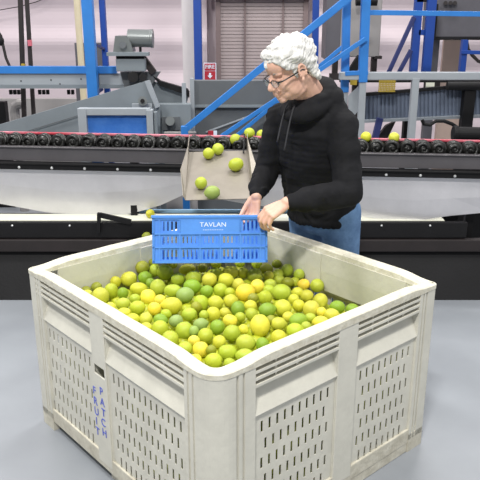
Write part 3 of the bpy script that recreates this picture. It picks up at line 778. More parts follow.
# drawstrings
for dx, ln in ((-.022, .155), (.020, .185)):
    a0 = cn+fdir*.098+sdir*dx+Vector((0,0,-.025)); pts = []
    for k in range(9):
        z = 1.385-ln*k/8; pts.append(Vector((a0.x, a0.y, z))+fdir*(.016+.060*(k/8)**.7)-man_off)
    MB().tube(pts, [.0032]*8+[.0045], 8).build('drawstring', M['cord'], man, smooth=True)
# jeans and shoes
jn = MB()
for k in range(6): jn.ell(Vector((.40,3.20,.90-.02*k)), (.160,.125,.07), WR, 28, 14)
for h_, k_, a_ in ((hipL, knL, anL), (hipR, knR, anR)):
    jn.cap(h_, k_, .100, .075); jn.cap(k_, a_+Vector((0,0,.02)), .074, .062)
mpart(jn, 'jeans', M['jeans'], .008, 4)
for a_ in (anL, anR):
    sh = MB(); sh.cap(a_-Vector((-.015,-.015,.05)), a_+Vector((-.10,-.10,-.05)), (.046,.046,.040), (.042,.042,.034)); sh.cap(a_, a_-Vector((0,0,.04)), .046, .05)
    for z in (.010,): sh.cap(Vector((a_.x+.02,a_.y+.02,.062)), Vector((a_.x-.105,a_.y-.105,.062)), (.05,.05,.02), (.046,.046,.02))
    mpart(sh, 'shoe', M['shoe'], .006, 3)
# ------------------------------------------------------------------ roller conveyor
def zat(py, Y): return P(240, py, Y).z
CY = 4.2; CX0, CX1 = -2.4, 2.6
CYAW = -.019*4.4                                   # the line runs slightly towards us on the right
cv = empty('roller_conveyor', (0, CY, 0), label='long black spiral roller conveyor with stainless skirt, running across behind the bin', cat='conveyor')
cv.rotation_euler = (0, .0095, -.05); cv.location.z = -.012
zt = zat(137.5, CY)
def cz(py): return zat(py, CY)
Rr = .0435; zc = cz(144.2)
for i in range(54):
    x = -2.45+i*.0935
    mb = MB(); mb.cyl((0,0,0), (0,.075,0), Rr*.86, n=20)
    # spiral ridge round the roller and curling over its end
    pts = [Vector((math.cos(t)*Rr*.9, -.002+.072*k/28, math.sin(t)*Rr*.9)) for k in range(29) for t in (k*.45+i*.9,)]
    mb.tube(pts, .0100, 7)
    pts = [Vector((math.cos(t)*r_, -.006, math.sin(t)*r_)) for k in range(17) for t, r_ in ((k*.42+i*.9, Rr*(.25+.65*k/16)),)]
    mb.tube(pts, .0085, 7)
    mb.cyl((0,-.012,0), (0,.0,0), .010, n=10)
    o = mb.build('roller', M['rubber'], cv, smooth=True); o.location = (x, .02, zc)
def strip(name, y0, y1, z0, z1, m, x0=CX0, x1=CX1):
    return MB().rng(x0, x1, y0, y1, z0, z1).build(name, m, cv, bevel=.003)
strip('roller_backing', .10, .115, zc-.05, P(240,136.2,CY+.10).z, M['black'])
strip('guard_strip', .10, .115, P(240,136.2,CY+.10).z, P(240,134.0,CY+.10).z, M['red'])
strip('side_rail', -.015, .01, cz(162.5), cz(148.2), M['rail'])
strip('rail_lip', -.03, .02, cz(149.2), cz(148.0), M['rail'])
strip('roller_bed', .01, .11, zc-.09, zc-.055, M['black'])
strip('lower_angle', -.045, -.0, cz(170.5), cz(163.5), M['black'])
strip('lower_angle_lip', -.06, .0, cz(165.0), cz(163.2), M['black'])
bs = MB()
for i in range(26):
    MB().ell((-2.4+.205*i, -.045, cz(168.2)), (.009,.006,.009)).build('bolt', M['bolt'], cv, smooth=True)
# skirt: folded sheets with sagging lower edges
def sheet(xs_px, bot, name):
    top = 171
    pts = []; Y = CY+.0
    xs = [(px-240)/FP*4.31 for px in xs_px]
    mb = MB(); vt = []
    for x, bz in zip(xs, bot):
        yb = .03+.10*abs(math.sin((x+.3)*2.1))
        vt.append([Vector((x, -.012, cz(top))), Vector((x, -.010+yb*.1, cz(top+(bz-top)*.5))), Vector((x, yb*.3, P(240, bz, CY+yb*.3-.05*x).z))])
    A = [[mb.b.verts.new(p+Vector((0, o, 0))) for p in c] for c in vt for o in (0,)]
    B = [[mb.b.verts.new(p+Vector((0, .006, 0))) for p in c] for c in vt]
    for G, flip in ((A, 0), (B, 1)):
        for i in range(len(G)-1):
            for j in range(2):
                q = (G[i][j], G[i+1][j], G[i+1][j+1], G[i][j+1]); mb.b.faces.new(q[::-1] if flip else q)
    for i in range(len(A)-1):
        for j in (0, 2): mb.b.faces.new((A[i][j], A[i+1][j], B[i+1][j], B[i][j]))
    for i in (0, -1):
        for j in range(2): mb.b.faces.new((A[i][j], A[i][j+1], B[i][j+1], B[i][j]))
    return mb.build(name, M['steel'], cv)
sheet([-130,-60,-10,30,62,95,130,158,185], [192,196,204,211,216.5,217,212,204,192], 'steel_skirt')
sheet([185,215,250,300,350,374,400,425,450,490,560], [192,197,203,208,210,215,218,216,212,208,196], 'steel_skirt')
for px in (-40, 131, 470):
    x = (px-240)/FP*4.4; MB().rng(x-.025, x+.025, .12, .17, FZ+.03, zc-.06).build('leg', M['black'], cv)
for px in (131,):
    x = (px-240)/FP*4.35; MB().rng(x-.02, x+.02, .02, .07, FZ+.03, cz(205)).build('leg', M['black'], cv)

# ------------------------------------------------------------------ take-away belt conveyor below it
LY = 4.10
def lz(py): return zat(py, LY)
X0 = -2.5; X1 = (470-240)/FP*4.25
lc = empty('belt_conveyor', (0, LY, 0), label='low black conveyor with cream belt, on the floor under the steel skirt', cat='conveyor')
MB().rng(X0, (446-240)/FP*4.3, .045, .19, lz(222.5)-.02, lz(222.5)).build('belt', M['belt'], lc)
MB().rng(X0, X1, -.0, .04, lz(238), lz(222.8)).build('side_frame', M['black'], lc, bevel=.003)
MB().rng(X0, X1, .19, .22, lz(238), lz(222.8)).build('side_frame', M['black'], lc, bevel=.003)
MB().rng(X0, 3.2, -.02, .03, lz(251), lz(239)).build('brown_channel', M['soot'], lc, bevel=.006)
MB().prism([(X0, .03, lz(251)), (X0, -.115, FZ), (X0, -.08, FZ), (X0, .06, lz(251))], (3.2-X0, 0, 0)).build('lower_panel', M['black'], lc)
for px in (10, 68, 200, 383, 432):
    x = (px-240)/FP*4.25; MB().ell((x, -.002, lz(225.5)), .007).build('bolt', M['bolt'], lc, smooth=True)
MB().rng(-.8, .6, .222, .245, lz(230), lz(222.5)+.016).build('guide_rail', M['paleblue'], lc)
# diagonal brackets
mb = MB(); mb.bar(P(100,215,4.09)-Vector((0,LY,0)), P(131,222,4.09)-Vector((0,LY,0)), .02, .03); mb.build('bracket', M['black'], lc)
mb = MB(); mb.bar(P(99,213,4.085)-Vector((0,LY,0)), P(99,232,4.085)-Vector((0,LY,0)), .02, .03); mb.build('bracket', M['black'], lc)

# ------------------------------------------------------------------ chute
c00 = P(189,152,4.15); c10 = P(247,150.5,4.15); c01 = P(185.5,200,3.62); c11 = P(251.5,198.5,3.62)
ch = empty('fruit_chute', c00.lerp(c11, .5), label='stainless chute with raised sides sloping from the rollers towards the blue crate', cat='chute')
o0 = Vector(ch.location)
nrm = (c10-c00).cross(c01-c00).normalized(); nrm = nrm if nrm.z > 0 else -nrm
MB().prism([p-o0 for p in (c00, c10, c11, c01)], -nrm*.004).build('chute_floor', M['chute'], ch)
up = nrm*.055
MB().prism([p-o0 for p in (c00, c01, c01+nrm*.022+Vector((-.010,0,0)), c00.lerp(c01,.55)+nrm*.05+Vector((-.032,0,0)), c00+up+Vector((.004,0,0)))], Vector((-.003,0,0))).build('side_flange', M['chute'], ch)
MB().prism([p-o0 for p in (c10, c11, c11+nrm*.022+Vector((.012,0,0)), c10.lerp(c11,.55)+nrm*.05+Vector((.040,0,0)), c10+nrm*.09)], Vector((.003,0,0))).build('side_flange', M['chute'], ch)
for s_, c in ((-1, c00), (1, c10)):
    MB().prism([p-o0 for p in (c+Vector((0,-.02,0)), c+Vector((0,.10,.06)), c+Vector((0,.10,.085)), c+Vector((0,-.02,.05)))], Vector((.004*s_,0,0))).build('hanger_plate', M['chute'], ch)
MB().bar(P(243.5,153,4.10)-o0, P(244.5,134,4.22)-o0, .008).build('hanger_rod', M['black'], ch)

def on_chute(px, py, r):
    u = (px-240)/FP; v = (240-py)/FP
    d = Vector((u, math.cos(TH)+v*math.sin(TH), -math.sin(TH)+v*math.cos(TH))); c = Vector((0,0,H))
    t = ((c00+nrm*r-c).dot(nrm))/d.dot(nrm); return c+d*t
def loose(p, r, c, label, k=1.0, n=0, grp=None):
    o = lemon(p, r*k, r, c, n); tag(o, label, 'lemon', grp); return o
for px, py, r, k, c, lb in ((208.5,153.5,.034,1,'l','lime-yellow lemon rolling down the upper left of the steel chute'),
                         (218,149,.035,1,'l','lime-yellow lemon at the top edge of the steel chute'),
                         (236,164.5,.038,1.18,'l','lime-yellow lemon against the right flange of the steel chute'),
                         (201,183,.034,1,'l','lime-yellow lemon low on the left side of the steel chute'),
                         (212.3,192.5,.037,1.14,'k','dull grey-green lemon about to leave the bottom lip of the steel chute')):
    loose(on_chute(px, py, r), r, c, lb, k, int(px), 'lemons on the chute')
for px, py, r, Y, c, lb in ((235.5,139.5,.035,4.25,'l','lemon riding on the black rollers just above the chute'),
                       (249.4,133.2,.034,4.32,'l','lemon on the black rollers, nearest to the man\'s chest'),
                       (261.5,135,.033,4.34,'l','lemon half hidden behind the man\'s sleeve on the rollers'),
                       (366,137,.033,4.30,'m','left one of the two yellow lemons on the rollers right of the man'),
                       (394,137.6,.033,4.29,'m','right one of the two yellow lemons on the rollers right of the man')):
    p = P(px, py, Y-.05*P(px,py,Y).x); loose(p, r, c, lb, 1, int(px), 'lemons on the roller conveyor')
bz = lz(222.5)
p = P(150.5, 219.5, LY+.10); loose(Vector((p.x, p.y, bz+.028)), .028, 'm', 'small yellow lemon on the cream belt left of the blue crate')
MB().rng(-.70, -.50, LY-.09, LY, lz(238.5)-.01, lz(238.5)).build('ledge', M['black'], None)
lo = bpy.data.objects['ledge']; lo.parent = lc; lo.matrix_parent_inverse = Matrix.Translation(-Vector(lc.location))
p = P(146.5, 233, LY-.045); loose(Vector((p.x, p.y, lz(238.5)+.029)), .027, 'd', 'dark green lemon on the black ledge beside the blue crate')

# ------------------------------------------------------------------ machinery behind, left
def rect(name, x0, x1, y0, y1, Y, dep, m, par, org, bevel=0, foot=False):
    ym = (max(min(y0,135),0)+max(min(y1,135),0))/2
    a = P(x0, y1, Y); b_ = P(x1, y0, Y); a.x = P(x0, ym, Y).x; b_.x = P(x1, ym, Y).x; dep = min(dep, .08) if y0 > 15 else dep
    z0 = FZ if foot else a.z
    mb = MB(); mb.rng(a.x-org.x, b_.x-org.x, Y-org.y, Y+dep-org.y, z0-org.z, b_.z-org.z)
    return mb.build(name, m, par, bevel=bevel)
def poly(name, pts, Y, dep, m, par, org):
    mb = MB(); mb.prism([P(x, y, Y)-org for x, y in pts], (0, dep, 0)); return mb.build(name, m, par)
def rod(name, a, b, w, m, par, org, h=None):
    mb = MB(); mb.bar(Vector(a)-org, Vector(b)-org, w, h); return mb.build(name, m, par, bevel=.002)
def T(name, px, Y, label, cat, **k):
    p = P(px, 60, Y); o = empty(name, (p.x, p.y, 0), label=label, cat=cat, **k); return o, Vector(o.location)

o, g0 = T('overhead_conveyor', 50, 5.6, 'grey channel conveyor with blue top beam and two tall blue posts, upper left', 'conveyor')
rect('top_beam', -120, 116, 66.5, 73.5, 5.6, .06, M['blue'], o, g0)
rect('channel', -120, 125, 73.5, 85, 5.62, .08, M['lgrey'], o, g0)
rect('channel_lip', -120, 125, 85, 88.5, 5.58, .10, M['grey'], o, g0)
rect('post', 84.5, 95, -60, 108, 5.5, .08, M['blue'], o, g0, .004, True)
rect('post', 100.5, 106, -60, 66, 5.9, .06, M['dblue'], o, g0, .004, True)
rod('tie_bar', P(92,43,5.6), P(104,49,5.9), .02, M['navy'], o, g0)
rod('tie_bar', P(92,94,5.6), P(101,88,5.9), .04, M['navy'], o, g0)
for px in (9,13,17,38,42,46,67,71):
    rect('cleat', px, px+2.6, 90, 94.5, 5.75, .03, M['black'], o, g0)
for px, py in ((21,81),(51,80),(60,84),(81,79)):
    mb = MB(); mb.ell(P(px,py,5.62)-g0, .006); mb.build('bolt', M['black'], o)
o, g0 = T('cable_conduit', 20, 5.9, 'left one of two dark vertical conduits with a yellow mark near its foot', 'conduit', group='dark vertical conduits')
rod('pipe', P(19,-40,5.9), P(24.3,120,5.9), .034, M['soot'], o, g0); rod('yellow_mark', P(23.3,63.8,5.87), P(23.3,66.5,5.87), .03, M['yellowm'], o, g0)
o, g0 = T('cable_conduit', 29, 5.9, 'right one of two dark vertical conduits with a red mark', 'conduit', group='dark vertical conduits')
rod('pipe', P(24.5,-40,5.9), P(34,120,5.9), .030, M['soot'], o, g0); rod('red_mark', P(29.6,40,5.875), P(30.2,46,5.875), .03, M['red'], o, g0)
for n_ in ('cable_conduit', 'cable_conduit.001'):
    pass
o, g0 = T('cream_pipe', 81, 6.3, 'cream coloured vertical pipe right behind the tall blue post', 'pipe')
mb = MB(); a = P(80,-60,6.3); mb.cyl((0,0,a.z), (0,0,FZ), .028); mb.build('pipe_run', M['cream'], o, smooth=False)
o, g0 = T('control_box', 90, 6.8, 'plain grey box on the wall side behind the blue posts', 'box')
rect('housing', 75.5, 107, 43, 75, 6.8, .25, M['cabinet2'], o, g0); rect('stand', 76, 83, 75, 108, 6.9, .1, M['cabinet2'], o, g0, 0, True)
o, g0 = T('hanging_cable', 4, 6.0, 'thin dark hanging cable at the left edge above the blue beam', 'cable')
mb = MB(); mb.tube([P(x,y,6.0)-g0 for x, y in ((-3,30),(1,36),(3,45),(6,58),(10,67),(14,74))], .012, 8); mb.build('cable', M['soot'], o)
mb = MB(); mb.ell(P(0.5,41,6.0)-g0, (.03,.03,.04)); mb.build('plug', M['black'], o)
o, g0 = T('sagging_wire', 30, 8.6, 'thin wire sagging across the pale wall at upper left', 'wire')
mb = MB(); mb.tube([P(x,y,9.14)-g0 for x, y in ((-30,16),(0,10),(20,6.5),(36,2),(60,-8))], .006, 6); mb.build('wire', M['soot'], o)
o, g0 = T('low_cabinet', 5, 6.1, 'dark cabinet and white bent pipe seen under the grey channel at the left edge', 'cabinet')
rect('housing', -20, 6, 102, 132, 6.1, .3, M['black'], o, g0, 0, True)
o, g0 = T('bent_pipe', 14, 6.0, 'short pale bent pipe standing behind the grey sloping side, far left', 'pipe')
mb = MB(); a = P(14,104,6.0)-g0; mb.tube([(a.x,0,FZ), (a.x,0,a.z-.06), (a.x+.01,0,a.z-.02), (a.x+.04,0,a.z), (a.x+.08,0,a.z)], .042, 12); mb.build('pipe_run', M['cabinet'], o)
MB().rng(P(-60,0,7.6).x, P(84,0,7.6).x, 7.6, 7.7, FZ, P(0,99,7.6).z).build('low_partition', M['cabinet'])
tag(bpy.data.objects['low_partition'], 'low warm-grey partition behind the left machinery', 'partition')
# sloping elevator
o, g0 = T('sloping_elevator', 80, 5.3, 'grey sheet-steel elevator side rising from the left to a peak under the gear motor', 'elevator')
poly('side_plate', [(-60,146),(-60,141),(0,124.5),(145,81.5),(153,90),(160,110),(160,150),(40,150)], 5.3, .03, M['grey'], o, g0)
poly('side_plate', [(-60,146),(0,128),(143,82),(160,110),(160,150),(40,150)], 5.62, .03, M['dgrey'], o, g0)
mb = MB(); mb.prism([P(145,81,5.3)-g0, P(150,80,5.3)-g0, P(160,106,5.3)-g0, P(156,108,5.3)-g0], (0,-.03,0)); mb.build('edge_angle', M['lgrey'], o)
mb = MB(); mb.bar(P(28,131,5.28)-g0, P(80,115,5.28)-g0, .01, .006); mb.build('weld_seam', M['dgrey'], o)
rect('bearing_plate', 132, 152, 104, 112, 5.25, .04, M['lgrey'], o, g0)
mb = MB(); mb.cyl(P(142.5,101,5.26)-g0, P(142.5,101,5.16)-g0, .034); mb.build('bearing', M['motor'], o)
mb = MB(); mb.cyl(P(142.5,101,5.17)-g0, P(142.5,101,5.14)-g0, .016); mb.build('shaft', M['black'], o)
# framed hatch with blue sheet
o, g0 = T('framed_hatch', 115, 5.05, 'grey steel frame holding a wrinkled blue plastic sheet, low left behind the rollers', 'frame')
rect('top_bar', 78, 150, 108.5, 115.5, 5.05, .06, M['lgrey'], o, g0, .004)
rect('upright', 78, 86.5, 108.5, 140, 5.04, .07, M['lgrey'], o, g0, .004, True)
rect('upright', 146.5, 153, 110, 140, 5.04, .07, M['lgrey'], o, g0, .004, True)
rect('upright', 154, 157, 112, 140, 5.06, .05, M['grey'], o, g0, .004, True)
rect('plastic_sheet', 86.5, 146.5, 115, 137, 5.085, .01, M['tarp'], o, g0)
# gear motor
o, g0 = T('gear_motor', 130, 5.5, 'grey gear motor with horizontal cylinder on a plate above the elevator peak', 'motor')
mb = MB(); mb.cyl(P(128,38,5.5)-g0, P(151,38.5,5.5)-g0, .066, n=28); mb.cyl(P(150.5,38.5,5.5)-g0, P(153.3,38.5,5.5)-g0, .070, n=28); mb.build('motor_body', M['motor'], o, smooth=False, bevel=.004)
poly('gearbox', [(115,36),(127,36),(131,44),(133,52.5),(113,52.5)], 5.42, .16, M['motor'], o, g0)
mb = MB(); mb.cyl(P(122.5,45,5.42)-g0, P(122.5,45,5.38)-g0, .026); mb.build('shaft_cover', M['dgrey'], o)
rect('base_plate', 106.5, 148.5, 52.5, 56, 5.35, .32, M['grey'], o, g0)
rect('spacer', 116, 144, 56, 59, 5.42, .2, M['black'], o, g0)
rect('housing', 116, 145, 59, 71.5, 5.38, .26, M['grey'], o, g0, .005)
rect('bracket', 139, 141, 44, 53, 5.5, .04, M['black'], o, g0)
poly('drive_guard', [(120,72),(160,72),(150,88),(125,90)], 5.5, .08, M['dgrey'], o, g0)
mb = MB(); mb.cyl(P(133,77,5.46)-g0, P(133,77,5.36)-g0, .04); mb.cyl(P(143,77,5.46)-g0, P(143,77,5.36)-g0, .03); mb.build('pulley', M['black'], o)
rod('drive_guard_arm', P(143,58,5.5), P(154,73,5.5), .05, M['soot'], o, g0)
# grey hopper block right of it
o, g0 = T('discharge_hopper', 172, 5.5, 'dark-edged grey hopper and box between the gear motor and the stairs', 'hopper')
poly('sloped_side', [(148,80),(162,84),(186,91),(188,97),(186,106),(158,106)], 5.55, .05, M['grey'], o, g0)
poly('dark_edge', [(152,75),(160,81),(187,89),(189,92),(189,98),(186,95),(160,86)], 5.5, .06, M['black'], o, g0)
rect('tab', 182, 186, 83, 105, 5.45, .02, M['lgrey'], o, g0)
rect('box_side', 156, 191, 104, 140, 5.4, .5, M['grey'], o, g0, .004, True)
rect('recess', 162, 180, 117, 130, 5.38, .03, M['dgrey'], o, g0)
mb = MB(); mb.cyl(P(170,121,5.38)-g0, P(170,121,5.30)-g0, .035); mb.build('knob', M['motor'], o)
rect('white_strip', 164, 196, 132.6, 140, 5.2, .05, M['cabinet'], o, g0, 0, True)
o, g0 = T('grey_tank', 240, 5.9, 'large dull grey sheet-metal tank behind the lower stairs', 'tank')
rect('front_sheet', 193, 300, 80.5, 106, 5.9, .6, M['dgrey'], o, g0, .004)
rect('lower_sheet', 195, 300, 106, 140, 5.93, .55, M['dgrey'], o, g0, .004, True)
rect('seam', 193, 300, 105, 107.5, 5.88, .03, M['grey'], o, g0)
rect('corner_angle', 190.5, 194.5, 78.5, 140, 5.86, .05, M['lgrey'], o, g0, 0, True)
mb = MB(); mb.bar(P(206,132,5.9)-g0, P(260,112,5.9)-g0, .012); mb.build('weld_seam', M['lgrey'], o)
rect('red_label', 208, 213.5, 131, 138, 5.85, .02, M['signred'], o, g0)
rect('white_label', 213.5, 217, 131, 138, 5.85, .02, M['white'], o, g0)
# columns and beam by the wall
o, g0 = T('white_column', 190, 8.2, 'off-white square column beside the blue column', 'column')
rect('shaft', 183, 195, -60, 130, 8.2, .2, M['cabinet'], o, g0, 0, True); o.children[0].data.materials[0] = M['lwall'] if 'lwall' in M else M['wall']
o, g0 = T('blue_column', 198, 8.0, 'dark blue steel column left of the fire sign', 'column')
rect('shaft', 194.3, 202, -60, 130, 8.0, .12, M['dblue'], o, g0, .006, True)
# fire sign
o, g0 = T('fire_sign', 210, 9.0, 'small red fire sign with white down arrow on the pale wall', 'sign')
c = P(210, 71.5, 9.06); Yf = 9.06
def fs(x, y, z): return Vector((c.x-g0.x+x, Yf-g0.y-z, c.z+y))
w_ = 6.0/FP*9.3; h_ = 7.6/FP*9.3
MB().rng(c.x-g0.x-w_, c.x-g0.x+w_, Yf-g0.y, Yf-g0.y+.09, c.z-h_, c.z+h_).build('white_backing', M['white'], o)
for z0, z1 in ((.12, 1.0), (-1.0, .04)):
    MB().rng(c.x-g0.x-w_*.86, c.x-g0.x+w_*.86, Yf-g0.y-.006, Yf-g0.y, c.z+h_*z0, c.z+h_*z1*.97).build('red_field', M['signred'], o)
write('lettering', [('FIRE', .066, lambda x, y, z: fs(x, y+h_*.56, .010+z), .001)], M['white'], o)
mb = MB(); mb.prism([fs(x*w_, -h_*.48+y*h_, .010) for x, y in ((-.16,.32),(.16,.32),(.16,0),(.42,0),(0,-.36),(-.42,0),(-.16,0))], (0,-.002,0)); mb.build('arrow', M['white'], o)

# ------------------------------------------------------------------ stairs and platform
o, g0 = T('steel_stairs', 270, 5.2, 'bright blue steel stairs with handrails rising to the right behind the man', 'stairs')
YS = 5.05; YB = 5.75
rod('handrail', P(183,131,YS), P(357,-9,YS), .040, M['blue'], o, g0, .046)
rod('handrail_post', P(184.5,126,YS), Vector((P(184.5,126,YS).x,YS,FZ)), .05, M['blue'], o, g0)
rod('handrail', P(268,66,YB), P(366,-14,YB), .03, M['blue'], o, g0)
rod('stringer', P(219,138,YS), P(366,38.5,YS), .024, M['blue'], o, g0, .030)
rod('stringer', P(234,138,YB), P(346,44,YB), .024, M['blue'], o, g0, .030)
rod('newel_post', P(316.5,-40,YB), Vector((P(316.5,100,YB).x,YB,FZ)), .05, M['dblue'], o, g0)
o, g0 = T('steel_platform', 400, 5.4, 'blue and grey steel platform with railing at upper right', 'platform')
YP = 5.1
def leg(px, Y, w, m, top=-40, bot=None, name='post'):
    a = P(px, top, Y); b_ = Vector((a.x, Y, FZ if bot is None else P(px,bot,Y).z)); rod(name, a, b_, w, m, o, g0)
rod('post', P(347.5,-30,YP+.1), P(344.5,92,YP+.1), .055, M['blue'], o, g0)
rod('post', P(367.5,-40,YP), P(362.5,82,YP), .060, M['blue'], o, g0)
rod('lower_post', P(362.5,80,YP), Vector((P(362,140,YP).x, YP, FZ)), .048, M['lgrey'], o, g0)
rod('lower_post', P(345,90,YP+.1), Vector((P(344,140,YP).x, YP+.1, FZ)), .040, M['lgrey'], o, g0)
rod('rail', P(368,12.5,YP), P(620,16,YP), .034, M['blue'], o, g0)
rod('rail', P(345,73.5,YP-.01), P(368,72.5,YP-.01), .03, M['blue'], o, g0)
rect('deck_edge', 340, 620, 72.5, 80, YP-.02, .07, M['lgrey'], o, g0, .004)
rect('post', 413, 420.5, -30, 73, YP+.8, .06, M['dblue'], o, g0)
rect('post', 425.5, 434, -30, 73, YP+.75, .06, M['dblue'], o, g0)
rect('cross_tie', 419, 427, 30, 35, YP+.8, .05, M['dblue'], o, g0)
rect('cross_tie', 417, 427, -4, 2, YP+.8, .05, M['black'], o, g0)
rect('post', 461.5, 467, 40, 73, YP+.9, .06, M['dblue'], o, g0)
rod('brace', P(414,17,YP+.8), P(387,76,YP+.8), .032, M['navy'], o, g0)
rod('brace', P(411,50,YP+.8), P(397,76,YP+.8), .032, M['navy'], o, g0)
rod('rail', P(461,52,YP+.9), P(600,56,YP+.9), .03, M['dblue'], o, g0)
rod('support_leg', P(415.5,78,YP), Vector((P(411,140,YP).x, YP, FZ)), .050, M['lgrey'], o, g0)
rod('support_leg', P(600,78,YP), Vector((P(600,140,YP).x, YP, FZ)), .050, M['lgrey'], o, g0)
rod('rear_leg', P(380,118,YP+.6), P(372,150,YP+.6), .05, M['navy'], o, g0)
poly('gusset', [(348,96),(359,86),(359,110),(349,122)], YP+.05, .01, M['lgrey'], o, g0)
# electric cabinets
o, g0 = T('electrical_cabinet', 360, 6.6, 'light warm-grey electrical cabinet behind the top of the blue stairs', 'cabinet')
rect('housing', 341, 381, -60, 57, 6.6, .35, M['cabinet'], o, g0, .01)
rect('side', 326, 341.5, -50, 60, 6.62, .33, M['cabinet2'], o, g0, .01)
rect('foot', 372, 377, 57, 74, 6.65, .1, M['soot'], o, g0)
rect('foot', 375, 382, 56, 59, 6.6, .1, M['soot'], o, g0)
rect('foot', 333, 338, 57, 74, 6.65, .1, M['soot'], o, g0)
rect('stand', 330, 382, 74, 80, 6.6, .35, M['soot'], o, g0); rect('stand_leg', 352, 358, 80, 140, 6.7, .1, M['soot'], o, g0, 0, True)
rod('dark_bracket', P(350,74,6.5), P(361,57,6.5), .07, M['black'], o, g0)
mb = MB(); mb.cyl(P(356,1,6.45)-g0, P(377,1,6.45)-g0, .04); mb.build('cable_gland', M['black'], o)
o, g0 = T('overhead_cabinet', 458, 6.7, 'dark grey metal cabinet with small knobs at the top right corner', 'cabinet')
rect('housing', 436, 560, -60, 37.5, 6.7, .5, M['cabinet2'], o, g0, .01)
rect('underside', 434, 560, 37.5, 40, 6.68, .5, M['black'], o, g0)
rect('edge', 432.5, 437, 4, 40, 6.66, .1, M['black'], o, g0)
for px in (445.5, 450.5, 455): 
    mb = MB(); mb.cyl(P(px,3,6.7)-g0, P(px,3,6.64)-g0, .018); mb.build('knob', M['soot'], o)
rect('stand_leg', 427, 436, 40, 130, 6.9, .2, M['cabinet2'], o, g0, 0, True)
rect('stand_leg', 540, 550, 40, 130, 6.9, .2, M['cabinet2'], o, g0, 0, True)
o, g0 = T('beige_board', 450, 7.4, 'beige upright board behind the dark cables at right', 'board')
rect('board', 440, 463, 39, 141, 7.4, .05, M['pink'], o, g0, 0, True)
for k, pts in enumerate((((463,38),(465,48),(464,56),(462,64),(461,72)), ((466,38),(468,50),(472,56),(478,62),(490,66)))):
    o, g0 = T('dark_cable', pts[0][0], 6.3, ('dark cable hanging straight in front of the beige board', 'dark cable curving to the right edge under the dark cabinet')[k], 'cable')
    mb = MB(); mb.tube([P(x,y-1,6.74)-g0 for x, y in pts], .016, 8); mb.build('cable', M['soot'], o)
# inclined ribbed trough
o, g0 = T('inclined_trough', 420, 5.8, 'ribbed galvanised conveyor trough under the platform at right', 'conveyor')
mb = MB(); L_ = 70
for i in range(L_):
    x0 = 362+i*(500-362)/L_; x1 = x0+(500-362)/L_; f_ = lambda x: (95.5-(x-362)*.085, 121.5-(x-362)*.045)
    a0_, b0_ = f_(x0); a1_, b1_ = f_(x1); d = .012 if i % 2 else 0
    mb.prism([P(x0,a0_,5.8+d)-g0, P(x1,a1_,5.8+d)-g0, P(x1,b1_,5.8+d)-g0, P(x0,b0_,5.8+d)-g0], (0,.03,0))
mb.build('ribbed_side', M['trough'], o)
poly('top_edge', [(362,93.5),(500,82),(500,85),(362,96.5)], 5.76, .05, M['black'], o, g0)
poly('bottom_edge', [(362,120.5),(500,114),(500,117),(362,123)], 5.76, .05, M['lgrey'], o, g0)
rect('end_frame', 463, 474, 88, 142, 5.7, .1, M['black'], o, g0, 0, True)
rect('leg', 404, 411, 120, 142, 5.95, .1, M['black'], o, g0, 0, True)
poly('chute_piece', [(386,126),(396,121),(386,142),(374,142)], 5.9, .05, M['soot'], o, g0)
o, g0 = T('yellow_grating', 387, 5.6, 'yellow-brown mesh panel hanging under the grey deck', 'mesh panel')
a = P(378.5,92,5.6); b_ = P(396,80,5.6); mb = MB()
xs = [a.x-g0.x+(b_.x-a.x)*i/22 for i in range(23)]; ys = [a.z+(b_.z-a.z)*i/14 for i in range(15)]
mb.slab(xs, ys, lambda i, j: i % 2 and j % 2, lambda x, y, d: Vector((x, d, y)), .01); mb.build('mesh', M['yellowm'], o)
rect('dark_bar', 340, 500, 80.5, 82.5, 5.75, .05, M['black'], o, g0)
o, g0 = T('paper_label', 430, 5.9, 'small white label on a dark plate under the deck', 'label')
rect('plate', 424, 440, 80, 93, 5.92, .02, M['soot'], o, g0); rect('paper', 426, 434.5, 82, 88, 5.9, .01, M['belt'], o, g0)
o, g0 = T('orange_tag', 353, 5.6, 'small yellow-orange tag beside the blue post behind the man\'s hood', 'tag')
rect('plate', 350.5, 357, 78, 85, 5.6, .02, M['yellowm'], o, g0)
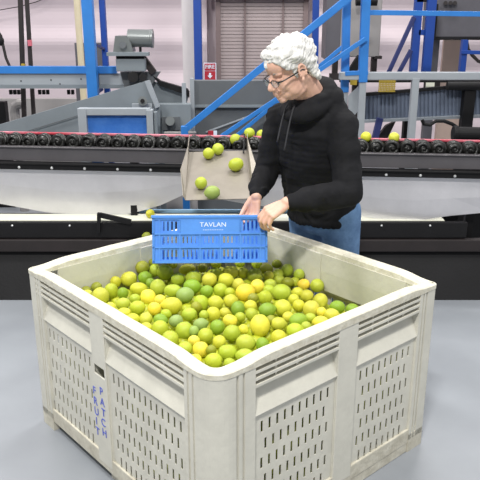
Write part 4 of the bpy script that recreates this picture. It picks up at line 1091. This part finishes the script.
# black motor and hoses at right
o, g0 = T('black_motor', 465, 5.0, 'black cylindrical motor resting above the rollers at the right edge', 'motor')
mb = MB(); mb.cyl(P(452.5,133.5,5.0)-g0, P(500,134.5,5.0)-g0, .050, n=24); mb.cyl(P(453,133.5,5.0)-g0, P(457,133.5,5.0)-g0, .056, n=24); mb.build('motor_body', M['black'], o, bevel=.004)
rect('mount', 460, 500, 141, 146, 4.95, .1, M['black'], o, g0, 0, True)
o, g0 = T('black_hose', 440, 5.3, 'black hose looping above the rollers to the black motor', 'hose')
mb = MB(); mb.tube([P(x,y,5.3)-g0 for x, y in ((422,120),(424,124),(430,125),(436,121),(444,121),(452,124),(458,128),(462,131))], .014, 8); mb.build('hose', M['black'], o)
o, g0 = T('dark_motor_bar', 455, 5.9, 'thick dark tube just below the deck at the right edge', 'tube')
mb = MB(); mb.cyl(P(447,86,5.7)-g0, P(520,86,5.7)-g0, .035); mb.build('tube', M['black'], o)

# ------------------------------------------------------------------ light: the hall's high bay lamps
wd = bpy.data.worlds.new('world'); SC.world = wd; wd.use_nodes = True
wd.node_tree.nodes['Background'].inputs['Color'].default_value = (.93, .96, 1, 1)
wd.node_tree.nodes['Background'].inputs['Strength'].default_value = .52
def lamp(loc, power, size, col=(1,.985,.95), aim=(0,0,0)):
    l = bpy.data.lights.new('high_bay_lamp', 'AREA'); l.shape = 'RECTANGLE'; l.size = size[0]; l.size_y = size[1]; l.energy = power; l.color = col
    o = bpy.data.objects.new('high_bay_lamp', l); COL.objects.link(o); o.location = loc
    d = Vector(aim)-Vector(loc); o.rotation_euler = d.to_track_quat('-Z', 'Y').to_euler()
    return o
lamp((-.7, -1.0, 5.4), 285, (.6,.3), aim=(-.2,2.4,0))
lamp((-2.8, 3.2, 5.6), 170, (1.0,.4), aim=(-.5,3.2,0))
lamp((2.6, 1.6, 5.4), 110, (1.2,.5), aim=(.8,2.2,0))
lamp((.8, 5.2, 5.4), 110, (1.6,.5), aim=(.8,5.6,0))
lamp((-3.0, 6.6, 5.2), 105, (1.6,.5), (1,.95,.95), aim=(-2.6,8.0,0))
lamp((2.4, 7.2, 5.2), 110, (1.6,.5), aim=(2.2,8.6,0))
